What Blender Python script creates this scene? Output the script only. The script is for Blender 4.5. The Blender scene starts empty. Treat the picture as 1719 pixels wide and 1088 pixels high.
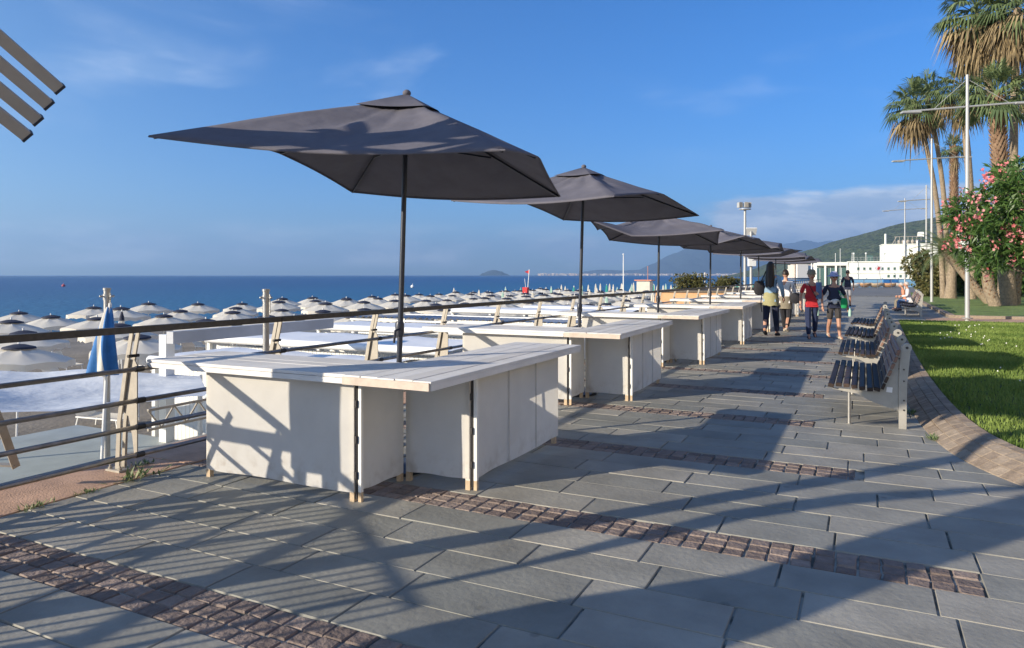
import bpy, math, random
import numpy as np
from mathutils import Vector, Matrix, noise as mnoise
R = math.radians
random.seed(7)
scn = bpy.context.scene
col = scn.collection

# ------------------------------------------------------------------ camera
YAW = R(26.2)
FW = Vector((-math.sin(YAW), math.cos(YAW), 0)); RT = Vector((math.cos(YAW), math.sin(YAW), 0))
cam_d = bpy.data.cameras.new('camera'); cam = bpy.data.objects.new('camera', cam_d); col.objects.link(cam)
cam.location = (0, 0, 1.6); cam.rotation_euler = (R(90), 0, YAW)
cam_d.sensor_width = 36; cam_d.lens = 25.13; cam_d.shift_y = -0.0477
cam_d.clip_start = 0.05; cam_d.clip_end = 100000
scn.camera = cam
# ------------------------------------------------------------------ view
scn.view_settings.view_transform = 'Standard'; scn.view_settings.look = 'None'
scn.view_settings.gamma = 1; scn.view_settings.use_curve_mapping = False
scn.view_settings.exposure = 0.87
scn.render.engine = 'CYCLES'
scn.cycles.max_bounces = 6; scn.cycles.volume_bounces = 0; scn.cycles.transparent_max_bounces = 8
# ------------------------------------------------------------------ sun: comes from behind and left, low
SUN_EL = R(17.8); TRAVEL = Vector((.63, .777, 0)).normalized()
sd = Vector((TRAVEL.x*math.cos(SUN_EL), TRAVEL.y*math.cos(SUN_EL), -math.sin(SUN_EL)))
sl = bpy.data.lights.new('sun', 'SUN'); sl.energy = 5.0; sl.angle = R(0.5); sl.color = (1.0, .88, .70)
so = bpy.data.objects.new('sun', sl); col.objects.link(so)
so.rotation_euler = sd.to_track_quat('-Z', 'Y').to_euler()
# ------------------------------------------------------------------ world: sky texture and clouds by direction
w = bpy.data.worlds.new('World'); scn.world = w; w.use_nodes = True
nt = w.node_tree; N = nt.nodes; L = nt.links
N.clear()
wo = N.new('ShaderNodeOutputWorld'); bg = N.new('ShaderNodeBackground'); L.new(bg.outputs[0], wo.inputs[0])
sky = N.new('ShaderNodeTexSky'); sky.sky_type = 'NISHITA'; sky.sun_disc = False
sky.sun_elevation = SUN_EL
sky.sun_rotation = math.atan2(-TRAVEL.x, -TRAVEL.y)
sky.altitude = 0; sky.air_density = 1.0; sky.dust_density = 0.3; sky.ozone_density = 3.0
bg.inputs['Strength'].default_value = 0.087
def wn(op, a, b=None, c=None, clamp=False):
    n = N.new('ShaderNodeMath'); n.operation = op; n.use_clamp = clamp
    for i, x in enumerate((a, b, c)):
        if x is None: continue
        if isinstance(x, (int, float)): n.inputs[i].default_value = x
        else: L.new(x, n.inputs[i])
    return n.outputs[0]
def wmap(x, a, b, c=0., d=1.):
    n = N.new('ShaderNodeMapRange'); n.interpolation_type = 'SMOOTHSTEP'
    L.new(x, n.inputs[0]); n.inputs[1].default_value = a; n.inputs[2].default_value = b
    n.inputs[3].default_value = c; n.inputs[4].default_value = d
    return n.outputs[0]
tc = N.new('ShaderNodeTexCoord'); sp = N.new('ShaderNodeSeparateXYZ'); L.new(tc.outputs['Generated'], sp.inputs[0])
az = wn('ARCTAN2', sp.outputs[0], sp.outputs[1]); el = wn('ARCSINE', sp.outputs[2])
cb = N.new('ShaderNodeCombineXYZ'); L.new(wn('MULTIPLY', az, 1.0), cb.inputs[0]); L.new(wn('MULTIPLY', el, 3.2), cb.inputs[1])
def wnoise(scale, detail=6, rough=.55, dist=0.0, off=0.0):
    mp = N.new('ShaderNodeMapping'); mp.inputs['Location'].default_value = (off, off*.7, off*.3)
    L.new(cb.outputs[0], mp.inputs[0])
    n = N.new('ShaderNodeTexNoise'); L.new(mp.outputs[0], n.inputs['Vector'])
    n.inputs['Scale'].default_value = scale; n.inputs['Detail'].default_value = detail
    n.inputs['Roughness'].default_value = rough; n.inputs['Distortion'].default_value = dist
    return n.outputs[0]
DEG = math.pi/180
# cumulus bank low on the right
n1 = wnoise(7.0, 7, .55, .25, 3.1)
wb = wn('MULTIPLY', wmap(az, -14*DEG, -6*DEG), wn('MULTIPLY', wmap(el, 1.0*DEG, 2.2*DEG), wmap(el, 4.7*DEG, 7.3*DEG, 1, 0)))
bank = wmap(wn('ADD', n1, wn('MULTIPLY', wb, .48)), .60, .82)
bank = wn('MULTIPLY', bank, wmap(wb, .05, .5))
# faint low clouds over the sea
n2 = wnoise(6.0, 6, .6, .3, 9.4)
wl = wn('MULTIPLY', wmap(el, 0.3*DEG, 1.2*DEG), wmap(el, 1.8*DEG, 4.6*DEG, 1, 0))
low = wn('MULTIPLY', wmap(n2, .36, .62), wn('MULTIPLY', wl, .9))
# thin wisps higher up
n3 = wnoise(3.0, 4, .5, .5, 1.7)
wh = wn('MULTIPLY', wmap(el, 7*DEG, 13*DEG), .34)
high = wn('MULTIPLY', wmap(n3, .50, .78), wh)
tot = wn('MAXIMUM', wn('MAXIMUM', bank, low), high, clamp=True)
nsh = wnoise(9.0, 5, .6, .2, 5.5)
cr = N.new('ShaderNodeMixRGB'); L.new(wmap(nsh, .38, .62), cr.inputs[0])
cr.inputs[1].default_value = (3.6, 4.7, 6.3, 1); cr.inputs[2].default_value = (6.9, 7.6, 8.5, 1)
hs = N.new('ShaderNodeHueSaturation'); hs.inputs['Saturation'].default_value = 1.10
tint = N.new('ShaderNodeMixRGB'); tint.blend_type = 'MULTIPLY'; tint.inputs[0].default_value = 1; 
vd = N.new('ShaderNodeVectorMath'); vd.operation = 'DOT_PRODUCT'; vd.inputs[1].default_value = tuple(-sd); L.new(tc.outputs['Generated'], vd.inputs[0])
tm = N.new('ShaderNodeMixRGB'); L.new(wmap(vd.outputs['Value'], -.15, .75), tm.inputs[0]); tm.inputs[1].default_value = (.51, .79, 1.20, 1); tm.inputs[2].default_value = (1.15, 1.12, 1.15, 1)
L.new(tm.outputs[0], tint.inputs[2])
L.new(sky.outputs[0], tint.inputs[1]); L.new(tint.outputs[0], hs.inputs['Color'])
mx = N.new('ShaderNodeMixRGB'); L.new(wn('MULTIPLY', tot, .93), mx.inputs[0]); L.new(hs.outputs[0], mx.inputs[1]); L.new(cr.outputs[0], mx.inputs[2])
L.new(mx.outputs[0], bg.inputs['Color'])

# ------------------------------------------------------------------ materials
def mat(name, color, rough=.7, metal=0., var=0., vs=3., bump=0., bs=40., tone=None, trans=0., spec=None, color2=None, bd=.02, vstretch=None, detail=5):
    """noise-varied principled material; tone = colour at the far end of a per-face 'tone' attribute"""
    m = bpy.data.materials.new(name); m.use_nodes = True
    nt = m.node_tree; n = nt.nodes; l = nt.links
    p = n['Principled BSDF']; p.inputs['Roughness'].default_value = rough; p.inputs['Metallic'].default_value = metal
    if spec is not None: p.inputs['Specular IOR Level'].default_value = spec
    c = (*color, 1)
    tcn = n.new('ShaderNodeTexCoord'); src = tcn.outputs['Object']
    if vstretch:
        mp = n.new('ShaderNodeMapping'); mp.inputs['Scale'].default_value = vstretch; l.new(src, mp.inputs[0]); src = mp.outputs[0]
    out = None
    if tone is not None:
        at = n.new('ShaderNodeAttribute'); at.attribute_name = 'tone'
        mm = n.new('ShaderNodeMixRGB'); mm.inputs[1].default_value = c; mm.inputs[2].default_value = (*tone, 1)
        l.new(at.outputs['Fac'], mm.inputs[0]); out = mm.outputs[0]
    if var > 0:
        nz = n.new('ShaderNodeTexNoise'); nz.inputs['Scale'].default_value = vs; nz.inputs['Detail'].default_value = detail; nz.inputs['Roughness'].default_value = .6
        l.new(src, nz.inputs['Vector'])
        mr = n.new('ShaderNodeMapRange'); l.new(nz.outputs[0], mr.inputs[0]); mr.inputs[1].default_value = .3; mr.inputs[2].default_value = .7
        v = n.new('ShaderNodeMixRGB')
        l.new(mr.outputs[0], v.inputs[0])
        if out is None:
            c2 = color2 if color2 else tuple(x*(1-var) for x in color)
            v.inputs[1].default_value = (*[min(1, x*(1+var*.5)) for x in color], 1); v.inputs[2].default_value = (*c2, 1)
        else:
            v.blend_type = 'MIX'
            a = n.new('ShaderNodeMixRGB'); a.blend_type = 'MULTIPLY'; a.inputs[0].default_value = 1
            l.new(out, a.inputs[1]); a.inputs[2].default_value = (1-var, 1-var, 1-var, 1)
            l.new(out, v.inputs[1]); l.new(a.outputs[0], v.inputs[2])
        out = v.outputs[0]
    if out is None: p.inputs['Base Color'].default_value = c
    else: l.new(out, p.inputs['Base Color'])
    if bump > 0:
        bn = n.new('ShaderNodeTexNoise'); bn.inputs['Scale'].default_value = bs; bn.inputs['Detail'].default_value = 6; l.new(src, bn.inputs['Vector'])
        bp = n.new('ShaderNodeBump'); bp.inputs['Strength'].default_value = bump; bp.inputs['Distance'].default_value = bd
        l.new(bn.outputs[0], bp.inputs['Height']); l.new(bp.outputs[0], p.inputs['Normal'])
    if trans > 0:
        tr = n.new('ShaderNodeBsdfTranslucent'); ms = n.new('ShaderNodeMixShader'); ms.inputs[0].default_value = trans
        if out is None: tr.inputs[0].default_value = c
        else: l.new(out, tr.inputs[0])
        l.new(p.outputs[0], ms.inputs[1]); l.new(tr.outputs[0], ms.inputs[2]); l.new(ms.outputs[0], n['Material Output'].inputs[0])
    return m

M = {}
M['slab'] = mat('slate slab', (.26, .262, .235), .62, tone=(.39, .37, .32), var=.34, vs=2.3, bump=.36, bs=28, bd=.012, spec=.4, detail=8)
M['grout'] = mat('pale grout', (.25, .235, .20), .95, var=.4, vs=6, bump=.5, bs=60)
M['gap'] = mat('dark joint', (.03, .03, .03), .95)
M['cobble'] = mat('porphyry cobble', (.18, .135, .115), .75, tone=(.33, .255, .215), var=.35, vs=18, bump=.9, bs=35, bd=.015)
M['kerbstone'] = mat('kerb porphyry', (.28, .215, .16), .8, tone=(.40, .32, .24), var=.35, vs=14, bump=.7, bs=40, bd=.012)
M['terracotta'] = mat('pink cement tiles', (.52, .33, .225), .85, var=.28, vs=3.5, bump=.4, bs=70, detail=8)
M['asphalt'] = mat('far paving', (.19, .19, .185), .85, var=.25, vs=.6, bump=.2, bs=30)
M['sand'] = mat('beach sand', (.22, .195, .165), .95, var=.35, vs=.5, bump=.6, bs=8, bd=.05, detail=9)
M['deck'] = mat('painted deck', (.36, .40, .40), .5, var=.2, vs=1.2)
M['soil'] = mat('lawn soil', (.05, .07, .025), .95, var=.4, vs=2)
M['grass'] = mat('grass blade', (.12, .20, .040), .6, tone=(.28, .37, .090), trans=.35, spec=.3)
M['lawnfar'] = mat('lawn turf', (.17, .25, .060), .9, var=.45, vs=1.2, bump=1, bs=20, bd=.06, detail=9)
M['clover'] = mat('clover blossom', (.75, .75, .68), .8)
M['white_paint'] = mat('whitewashed plank', (.72, .70, .67), .7, tone=(.85, .84, .82), var=.20, vs=3, vstretch=(1, 1, 1), bump=.35, bs=30, bd=.004, detail=8)
M['raw_wood'] = mat('raw pine', (.55, .42, .28), .75, var=.25, vs=14)
M['pale_wood'] = mat('pale wood leg', (.68, .63, .55), .75, var=.15, vs=9)
M['cloth'] = mat('white sheet cloth', (.77, .755, .72), .85, var=.08, vs=2.2, bump=.35, bs=6, bd=.014, trans=.38, spec=.15)
M['seam'] = mat('cloth seam', (.52, .50, .47), .9)
M['hinge'] = mat('dark hinge', (.035, .03, .03), .5)
M['parasol'] = mat('charcoal canopy cloth', (.140, .135, .158), .85, var=.14, vs=4, bump=.35, bs=6, bd=.03, spec=.2)
M['parasol_pole'] = mat('dark blue grey pole', (.035, .040, .055), .38, metal=.3)
M['steel'] = mat('brushed steel', (.42, .41, .39), .38, metal=.75, var=.15, vs=12)
M['galv'] = mat('beige painted steel', (.40, .365, .31), .55, metal=.15, var=.15, vs=10)
M['rail'] = mat('weathered handrail', (.060, .052, .046), .55, var=.4, vs=22)
M['tube'] = mat('rail tube', (.30, .28, .26), .3, metal=.85, var=.3, vs=14)
M['cream'] = mat('cream beach cloth', (.84, .80, .71), .85, trans=.3, var=.08, vs=2, spec=.1)
M['navyfab'] = mat('navy trim', (.02, .025, .05), .8)
M['whitemetal'] = mat('white enamel', (.80, .80, .78), .4)
M['whiteplastic'] = mat('white roof sheet', (.84, .85, .86), .5, var=.05, vs=2, bump=.12, bs=2.5, bd=.1)
M['greyroof'] = mat('grey corrugated sheet', (.42, .43, .45), .5, var=.12, vs=2)
M['greyfab'] = mat('pale grey sheet', (.62, .66, .72), .7, var=.08, vs=.8, bump=.35, bs=1.2, bd=.25, trans=.12)
M['teal'] = mat('teal canvas', (.05, .38, .31), .8, trans=.1)
M['paleteal'] = mat('pale green canvas', (.42, .62, .52), .8, trans=.1)
M['blue'] = mat('blue canvas', (.03, .17, .45), .75, var=.2, vs=8)
M['slat'] = mat('bench slat', (.042, .029, .023), .6, tone=(.085, .056, .043), var=.35, vs=5, vstretch=(6, 1, 6), spec=.25)
M['slat_red'] = mat('bench back slat', (.19, .10, .072), .5, tone=(.27, .155, .11), var=.3, vs=6, vstretch=(6, 1, 6))
M['benchsteel'] = mat('bench steel plate', (.40, .38, .34), .5, metal=.35, var=.12, vs=8)
M['bolt'] = mat('dark bolt', (.08, .075, .07), .4, metal=.8)
M['sticker'] = mat('white paper', (.8, .8, .8), .6)
M['lamp'] = mat('grey lamp paint', (.42, .43, .43), .45, metal=.2)
M['taupe'] = mat('taupe painted slat', (.42, .385, .34), .5, var=.08, vs=6)
M['dark'] = mat('dark cap', (.03, .035, .05), .5)
M['trunk'] = mat('palm trunk', (.30, .235, .165), .9, tone=(.42, .33, .23), var=.5, vs=9, bump=1, bs=14, bd=.05)
M['boot'] = mat('rough palm boots', (.26, .155, .095), .95, tone=(.42, .28, .18), var=.45, vs=8, bump=.6, bs=20)
M['frond'] = mat('green frond', (.085, .13, .055), .5, tone=(.27, .33, .14), trans=.3, spec=.4)
M['dryfrond'] = mat('dry frond', (.17, .125, .065), .8, tone=(.44, .34, .19), trans=.3)
M['leaf'] = mat('oleander leaf', (.030, .085, .018), .42, tone=(.12, .21, .05), trans=.3)
M['bushleaf'] = mat('bush leaf', (.05, .075, .02), .55, tone=(.20, .17, .06), trans=.3)
M['bark'] = mat('grey bark', (.16, .13, .10), .9, var=.4, vs=10, bump=.8, bs=30)
M['petal'] = mat('pink petal', (.62, .12, .14), .6, tone=(.88, .42, .42), trans=.3)
M['wall'] = mat('white building wall', (.72, .74, .68), .8, var=.06, vs=.6)
M['glass'] = mat('green grey window', (.07, .13, .12), .08, spec=.8)
M['winframe'] = mat('white frame', (.75, .75, .72), .5)
M['bluewall'] = mat('pale blue wall', (.22, .45, .66), .7)
M['orangewall'] = mat('orange awning', (.62, .36, .18), .8, var=.15, vs=2)
M['red'] = mat('red canvas', (.55, .03, .03), .7)
M['concrete'] = mat('concrete wall', (.33, .31, .28), .9, var=.3, vs=1.5)
M['skin'] = mat('skin', (.46, .25, .17), .5)
M['hair'] = mat('dark hair', (.020, .013, .010), .5)
M['greyhair'] = mat('grey hair', (.42, .41, .40), .6)
def cl(name, c, **k): M[name] = mat('cloth '+name, c, .85, var=.12, vs=9, bump=.3, bs=14, bd=.02, **k)
cl('denim_light', (.24, .36, .48)); cl('olive', (.33, .31, .16)); cl('black', (.018, .018, .024)); cl('navy', (.022, .028, .06))
cl('redshirt', (.50, .022, .030)); cl('darkblue', (.015, .026, .075)); cl('bluecloth', (.10, .17, .32)); cl('whitecloth', (.68, .66, .66))
cl('khaki', (.22, .19, .14)); cl('lilac', (.36, .38, .58)); cl('greenbag', (.01, .30, .10)); cl('shorts', (.05, .045, .045)); cl('grey', (.35, .36, .40))
cl('beigeshoe', (.52, .45, .36)); cl('orangetop', (.62, .26, .15))

# ------------------------------------------------------------------ mesh builder
def put(o, parent=None):
    col.objects.link(o)
    if parent is not None: o.parent = parent
    return o
def tag(o, label=None, cat=None, group=None, kind=None):
    if label: o['label'] = label
    if cat: o['category'] = cat
    if group: o['group'] = group
    if kind: o['kind'] = kind
    return o
def empty(name, loc=(0, 0, 0), rz=0., label=None, cat=None, group=None):
    o = bpy.data.objects.new(name, None); put(o); o.location = loc; o.rotation_euler = (0, 0, rz)
    o.empty_display_size = .2
    return tag(o, label, cat, group)
def copy_tree(o, parent=None):
    c = o.copy(); col.objects.link(c); c.parent = parent
    for ch in o.children: copy_tree(ch, c)
    return c
class MB:
    def __init__(s): s.v = []; s.f = []; s.m = []; s.t = []
    def add(s, vs, fs, mi=0, tone=None):
        b = len(s.v); s.v.extend([tuple(x) for x in vs])
        t = random.random() if tone is None else tone
        for f in fs: s.f.append([b+i for i in f]); s.m.append(mi); s.t.append(t)
    def box(s, c, d, rot=None, mi=0, tone=None, bev=0.):
        x, y, z = d[0]/2, d[1]/2, d[2]/2
        if bev > 0:
            # chamfered top and sides: 8 + 8 ring verts
            vs = []
            for zz, q in ((-z, 0), (z-bev, 0), (z, bev)):
                for sx, sy in ((-1, -1), (1, -1), (1, 1), (-1, 1)): vs.append(Vector((sx*(x-q), sy*(y-q), zz)))
            fs = [(3, 2, 1, 0), (8, 9, 10, 11)]
            for k in (0, 4):
                for i in range(4): j = (i+1) % 4; fs.append((k+i, k+j, k+4+j, k+4+i))
        else:
            vs = [Vector((sx*x, sy*y, sz*z)) for sz in (-1, 1) for sx, sy in ((-1, -1), (1, -1), (1, 1), (-1, 1))]
            fs = [(3, 2, 1, 0), (4, 5, 6, 7)] + [(i, (i+1) % 4, 4+(i+1) % 4, 4+i) for i in range(4)]
        if rot is not None: vs = [rot @ v for v in vs]
        c = Vector(c); s.add([v+c for v in vs], fs, mi, tone)
    def bar(s, a, b, wd, th, up=(0, 0, 1), mi=0, tone=None):
        a = Vector(a); b = Vector(b); d = b-a; L_ = d.length; z = d.normalized(); u = Vector(up)
        x = u.cross(z)
        if x.length < 1e-4: x = Vector((1, 0, 0)).cross(z)
        x.normalize(); y = z.cross(x)
        rot = Matrix((x, y, z)).transposed()
        s.box((a+b)/2, (wd, th, L_), rot, mi, tone)
    def tube(s, pts, r, n=8, mi=0, tone=None, cap=True):
        pts = [Vector(p) for p in pts]; k = len(pts)
        rs = r if isinstance(r, (list, tuple)) else [r]*k
        vs = []; prev = None
        for i, p in enumerate(pts):
            d = (pts[min(i+1, k-1)]-pts[max(i-1, 0)]).normalized()
            if prev is None:
                a = Vector((0, 0, 1)) if abs(d.z) < .9 else Vector((1, 0, 0)); u = d.cross(a).normalized()
            else: u = (prev-d*prev.dot(d)).normalized()
            prev = u; w_ = d.cross(u)
            for j in range(n):
                an = 2*math.pi*j/n; vs.append(p+(u*math.cos(an)+w_*math.sin(an))*rs[i])
        fs = [(i*n+j, i*n+(j+1) % n, (i+1)*n+(j+1) % n, (i+1)*n+j) for i in range(k-1) for j in range(n)]
        if cap: fs.append(tuple(range(n-1, -1, -1))); fs.append(tuple((k-1)*n+j for j in range(n)))
        s.add(vs, fs, mi, tone)
    def lathe(s, prof, n=16, c=(0, 0, 0), mi=0, tone=None, sq=1.0, scallop=0.):
        c = Vector(c); vs = []; k = len(prof)
        for r_, z in prof:
            for j in range(n):
                a = 2*math.pi*j/n; vs.append(c+Vector((r_*math.cos(a), r_*sq*math.sin(a), z)))
        fs = [(i*n+j, i*n+(j+1) % n, (i+1)*n+(j+1) % n, (i+1)*n+j) for i in range(k-1) for j in range(n)]
        s.add(vs, fs, mi, tone)
    def prism(s, poly, o, u, v, depth, mi=0, tone=None):
        o = Vector(o); u = Vector(u); v = Vector(v); w_ = u.cross(v).normalized()*depth
        n = len(poly); vs = [o+u*a+v*b for a, b in poly]; vs += [p+w_ for p in vs]
        fs = [tuple(range(n-1, -1, -1)), tuple(range(n, 2*n))]+[(i, (i+1) % n, n+(i+1) % n, n+i) for i in range(n)]
        s.add(vs, fs, mi, tone)
    def grid(s, fn, nu, nv, mi=0, tone=None):
        vs = [fn(i/nu, j/nv) for j in range(nv+1) for i in range(nu+1)]
        fs = [(j*(nu+1)+i, j*(nu+1)+i+1, (j+1)*(nu+1)+i+1, (j+1)*(nu+1)+i) for j in range(nv) for i in range(nu)]
        s.add(vs, fs, mi, tone)
    def blob(s, c, r, mi=0, tone=None, nu=10, nv=7):
        c = Vector(c); r = (r, r, r) if isinstance(r, (int, float)) else r
        vs = [c+Vector((0, 0, -r[2]))]
        for j in range(1, nv):
            p = math.pi*j/nv
            for i in range(nu):
                a = 2*math.pi*i/nu; vs.append(c+Vector((r[0]*math.sin(p)*math.cos(a), r[1]*math.sin(p)*math.sin(a), -r[2]*math.cos(p))))
        vs.append(c+Vector((0, 0, r[2]))); fs = []
        for i in range(nu):
            fs.append((0, 1+(i+1) % nu, 1+i)); t_ = 1+(nv-2)*nu; fs.append((len(vs)-1, t_+i, t_+(i+1) % nu))
        for j in range(nv-2):
            for i in range(nu):
                a = 1+j*nu; fs.append((a+i, a+(i+1) % nu, a+nu+(i+1) % nu, a+nu+i))
        s.add(vs, fs, mi, tone)
    def mesh(s, name, mats, smooth=True, ang=35):
        me = bpy.data.meshes.new(name); me.from_pydata(s.v, [], s.f)
        for m in (mats if isinstance(mats, (list, tuple)) else [mats]): me.materials.append(M[m] if isinstance(m, str) else m)
        me.polygons.foreach_set('material_index', s.m)
        at = me.attributes.new('tone', 'FLOAT', 'FACE'); at.data.foreach_set('value', s.t)
        if smooth:
            me.polygons.foreach_set('use_smooth', [True]*len(s.f)); me.set_sharp_from_angle(angle=R(ang))
        me.update(); return me
    def build(s, name, mats, parent=None, smooth=True, loc=None, ang=35):
        o = bpy.data.objects.new(name, s.mesh(name, mats, smooth, ang)); put(o, parent)
        if loc: o.location = loc
        return o
ORD = ['first', 'second', 'third', 'fourth', 'fifth', 'sixth', 'seventh', 'eighth', 'ninth', 'tenth', 'eleventh', 'twelfth', 'thirteenth', 'fourteenth', 'fifteenth', 'sixteenth', 'seventeenth', 'eighteenth', 'nineteenth', 'twentieth']
def struct(o): o['kind'] = 'structure'; return o
def onscreen(x, y, z, margin=.03):
    p = Vector((x, y, z-1.6)); D = p.dot(FW)
    if D < .5: return None
    return (p.dot(RT)/D, p.z/D, D)
M['end_wood'] = mat('bare end board', (.62, .52, .44), .8, var=.2, vs=12)
M['facade'] = mat('pale ochre facade', (.70, .58, .43), .85, var=.1, vs=.5)

def after(name, fn):
    m = M[name]; nt = m.node_tree; p = nt.nodes['Principled BSDF']; src = p.inputs['Base Color'].links[0].from_socket if p.inputs['Base Color'].links else None
    fn(nt.nodes, nt.links, p, src)
def _stain(n, l, p, src):            # splash dirt low on the cloth
    tcn = n.new('ShaderNodeTexCoord'); sx = n.new('ShaderNodeSeparateXYZ'); l.new(tcn.outputs['Object'], sx.inputs[0])
    mr = n.new('ShaderNodeMapRange'); l.new(sx.outputs[2], mr.inputs[0]); mr.inputs[1].default_value = .30; mr.inputs[2].default_value = .08
    nz = n.new('ShaderNodeTexNoise'); nz.inputs['Scale'].default_value = 11; nz.inputs['Detail'].default_value = 8; l.new(tcn.outputs['Object'], nz.inputs['Vector'])
    m2 = n.new('ShaderNodeMapRange'); l.new(nz.outputs[0], m2.inputs[0]); m2.inputs[1].default_value = .48; m2.inputs[2].default_value = .80
    mu = n.new('ShaderNodeMath'); mu.operation = 'MULTIPLY'; l.new(mr.outputs[0], mu.inputs[0]); l.new(m2.outputs[0], mu.inputs[1])
    mx = n.new('ShaderNodeMixRGB'); l.new(mu.outputs[0], mx.inputs[0]); l.new(src, mx.inputs[1]); mx.inputs[2].default_value = (.42, .35, .27, 1); l.new(mx.outputs[0], p.inputs['Base Color'])
after('cloth', _stain)
def _spots(n, l, p, src):            # chewing gum and drip spots, worn patches
    tcn = n.new('ShaderNodeTexCoord'); vo = n.new('ShaderNodeTexVoronoi'); vo.inputs['Scale'].default_value = 2.6; l.new(tcn.outputs['Object'], vo.inputs['Vector'])
    mr = n.new('ShaderNodeMapRange'); l.new(vo.outputs['Distance'], mr.inputs[0]); mr.inputs[1].default_value = .075; mr.inputs[2].default_value = .045; mr.inputs[3].default_value = 0; mr.inputs[4].default_value = .45
    nz = n.new('ShaderNodeTexNoise'); nz.inputs['Scale'].default_value = .55; nz.inputs['Detail'].default_value = 9; nz.inputs['Roughness'].default_value = .65; l.new(tcn.outputs['Object'], nz.inputs['Vector'])
    m2 = n.new('ShaderNodeMapRange'); l.new(nz.outputs[0], m2.inputs[0]); m2.inputs[1].default_value = .5; m2.inputs[2].default_value = .72; m2.inputs[4].default_value = .3
    a = n.new('ShaderNodeMixRGB'); l.new(mr.outputs[0], a.inputs[0]); l.new(src, a.inputs[1]); a.inputs[2].default_value = (.10, .10, .09, 1)
    b_ = n.new('ShaderNodeMixRGB'); l.new(m2.outputs[0], b_.inputs[0]); l.new(a.outputs[0], b_.inputs[1]); b_.inputs[2].default_value = (.30, .26, .19, 1); l.new(b_.outputs[0], p.inputs['Base Color'])
after('slab', _spots)
# ================================================================== SETTING
# ---- sea, beach, land sheets
def sheet(name, pts, z, m):
    b = MB(); b.add([(x, y, z) for x, y in pts], [tuple(range(len(pts)))], 0); return struct(b.build(name, m, smooth=False))
def sea_mat():
    m = bpy.data.materials.new('sea water'); m.use_nodes = True; n = m.node_tree.nodes; l = m.node_tree.links; p = n['Principled BSDF']
    p.inputs['Base Color'].default_value = (.004, .055, .17, 1); p.inputs['Roughness'].default_value = .32; p.inputs['Specular IOR Level'].default_value = .28
    tcn = n.new('ShaderNodeTexCoord'); mp = n.new('ShaderNodeMapping'); mp.inputs['Scale'].default_value = (.09, .022, 1); mp.inputs['Rotation'].default_value = (0, 0, R(20))
    l.new(tcn.outputs['Object'], mp.inputs[0])
    nz = n.new('ShaderNodeTexNoise'); nz.inputs['Scale'].default_value = .35; nz.inputs['Detail'].default_value = 10; nz.inputs['Roughness'].default_value = .6; l.new(mp.outputs[0], nz.inputs['Vector'])
    r_ = n.new('ShaderNodeValToRGB'); r_.color_ramp.elements[0].position = .35; r_.color_ramp.elements[0].color = (.002, .032, .125, 1)
    r_.color_ramp.elements[1].position = .68; r_.color_ramp.elements[1].color = (.006, .070, .215, 1); l.new(nz.outputs[0], r_.inputs[0]); l.new(r_.outputs[0], p.inputs['Base Color'])
    # shallow water near the beach is lighter and greener
    sx = n.new('ShaderNodeSeparateXYZ'); l.new(tcn.outputs['Object'], sx.inputs[0]); mr = n.new('ShaderNodeMapRange'); l.new(sx.outputs[0], mr.inputs[0]); mr.inputs[1].default_value = -330; mr.inputs[2].default_value = -62
    pw = n.new('ShaderNodeMath'); pw.operation = 'POWER'; pw.inputs[1].default_value = 2.2; l.new(mr.outputs[0], pw.inputs[0])
    sh = n.new('ShaderNodeMixRGB'); l.new(pw.outputs[0], sh.inputs[0]); l.new(r_.outputs[0], sh.inputs[1]); sh.inputs[2].default_value = (.012, .11, .21, 1); l.new(sh.outputs[0], p.inputs['Base Color'])
    n2 = n.new('ShaderNodeTexNoise'); n2.inputs['Scale'].default_value = .9; n2.inputs['Detail'].default_value = 9; l.new(tcn.outputs['Object'], n2.inputs['Vector'])
    bp = n.new('ShaderNodeBump'); bp.inputs['Strength'].default_value = .9; bp.inputs['Distance'].default_value = .6; l.new(n2.outputs[0], bp.inputs['Height']); l.new(bp.outputs[0], p.inputs['Normal'])
    return m
M['sea'] = sea_mat()
S = 13500
sheet('sea', [(-S, -S), (S, -S), (S, S), (-S, S)], -2.55, 'sea')
# beach with a gentle slope to the waterline
b = MB()
def beach_fn(u, v):
    y = -40+v*560; sh = -47-8*math.sin(y*.012)+(0 if y < 200 else (y-200)*.12)
    x = -5.9+(sh-14-(-5.9))*u
    z = -2.3 if u < .68 else -2.3-(u-.68)*2.2
    return Vector((x, y, z+.04*mnoise.noise(Vector((x*.3, y*.3, 0)))))
b.grid(beach_fn, 60, 160, 0, .5); struct(b.build('beach', 'sand', ang=80))
sheet('ground', [(-5.88, -60), (900, -60), (900, 2600), (60, 2600), (-4, 560), (-5.88, 200)], -.03, 'asphalt')
b = MB(); b.box((-6.0, 240, -1.32), (.24, 600, 2.55), tone=.5)
o = b.build('sea_wall', 'concrete'); tag(o, 'low concrete retaining wall holding the promenade above the beach', 'retaining wall')
# ---- terracotta strip along the railing, cut in long cement tiles
b = MB(); b.box((-5.48, 60, -.012), (.78, 124, .018), mi=1, tone=.5)
y = -2.0
while y < 60:
    ln = 1.55
    b.box((-5.48, y+ln/2, -.002), (.755, ln-.012, .03), mi=0, bev=.004); y += ln
struct(b.build('terracotta_strip', ['terracotta', 'gap']))
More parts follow.
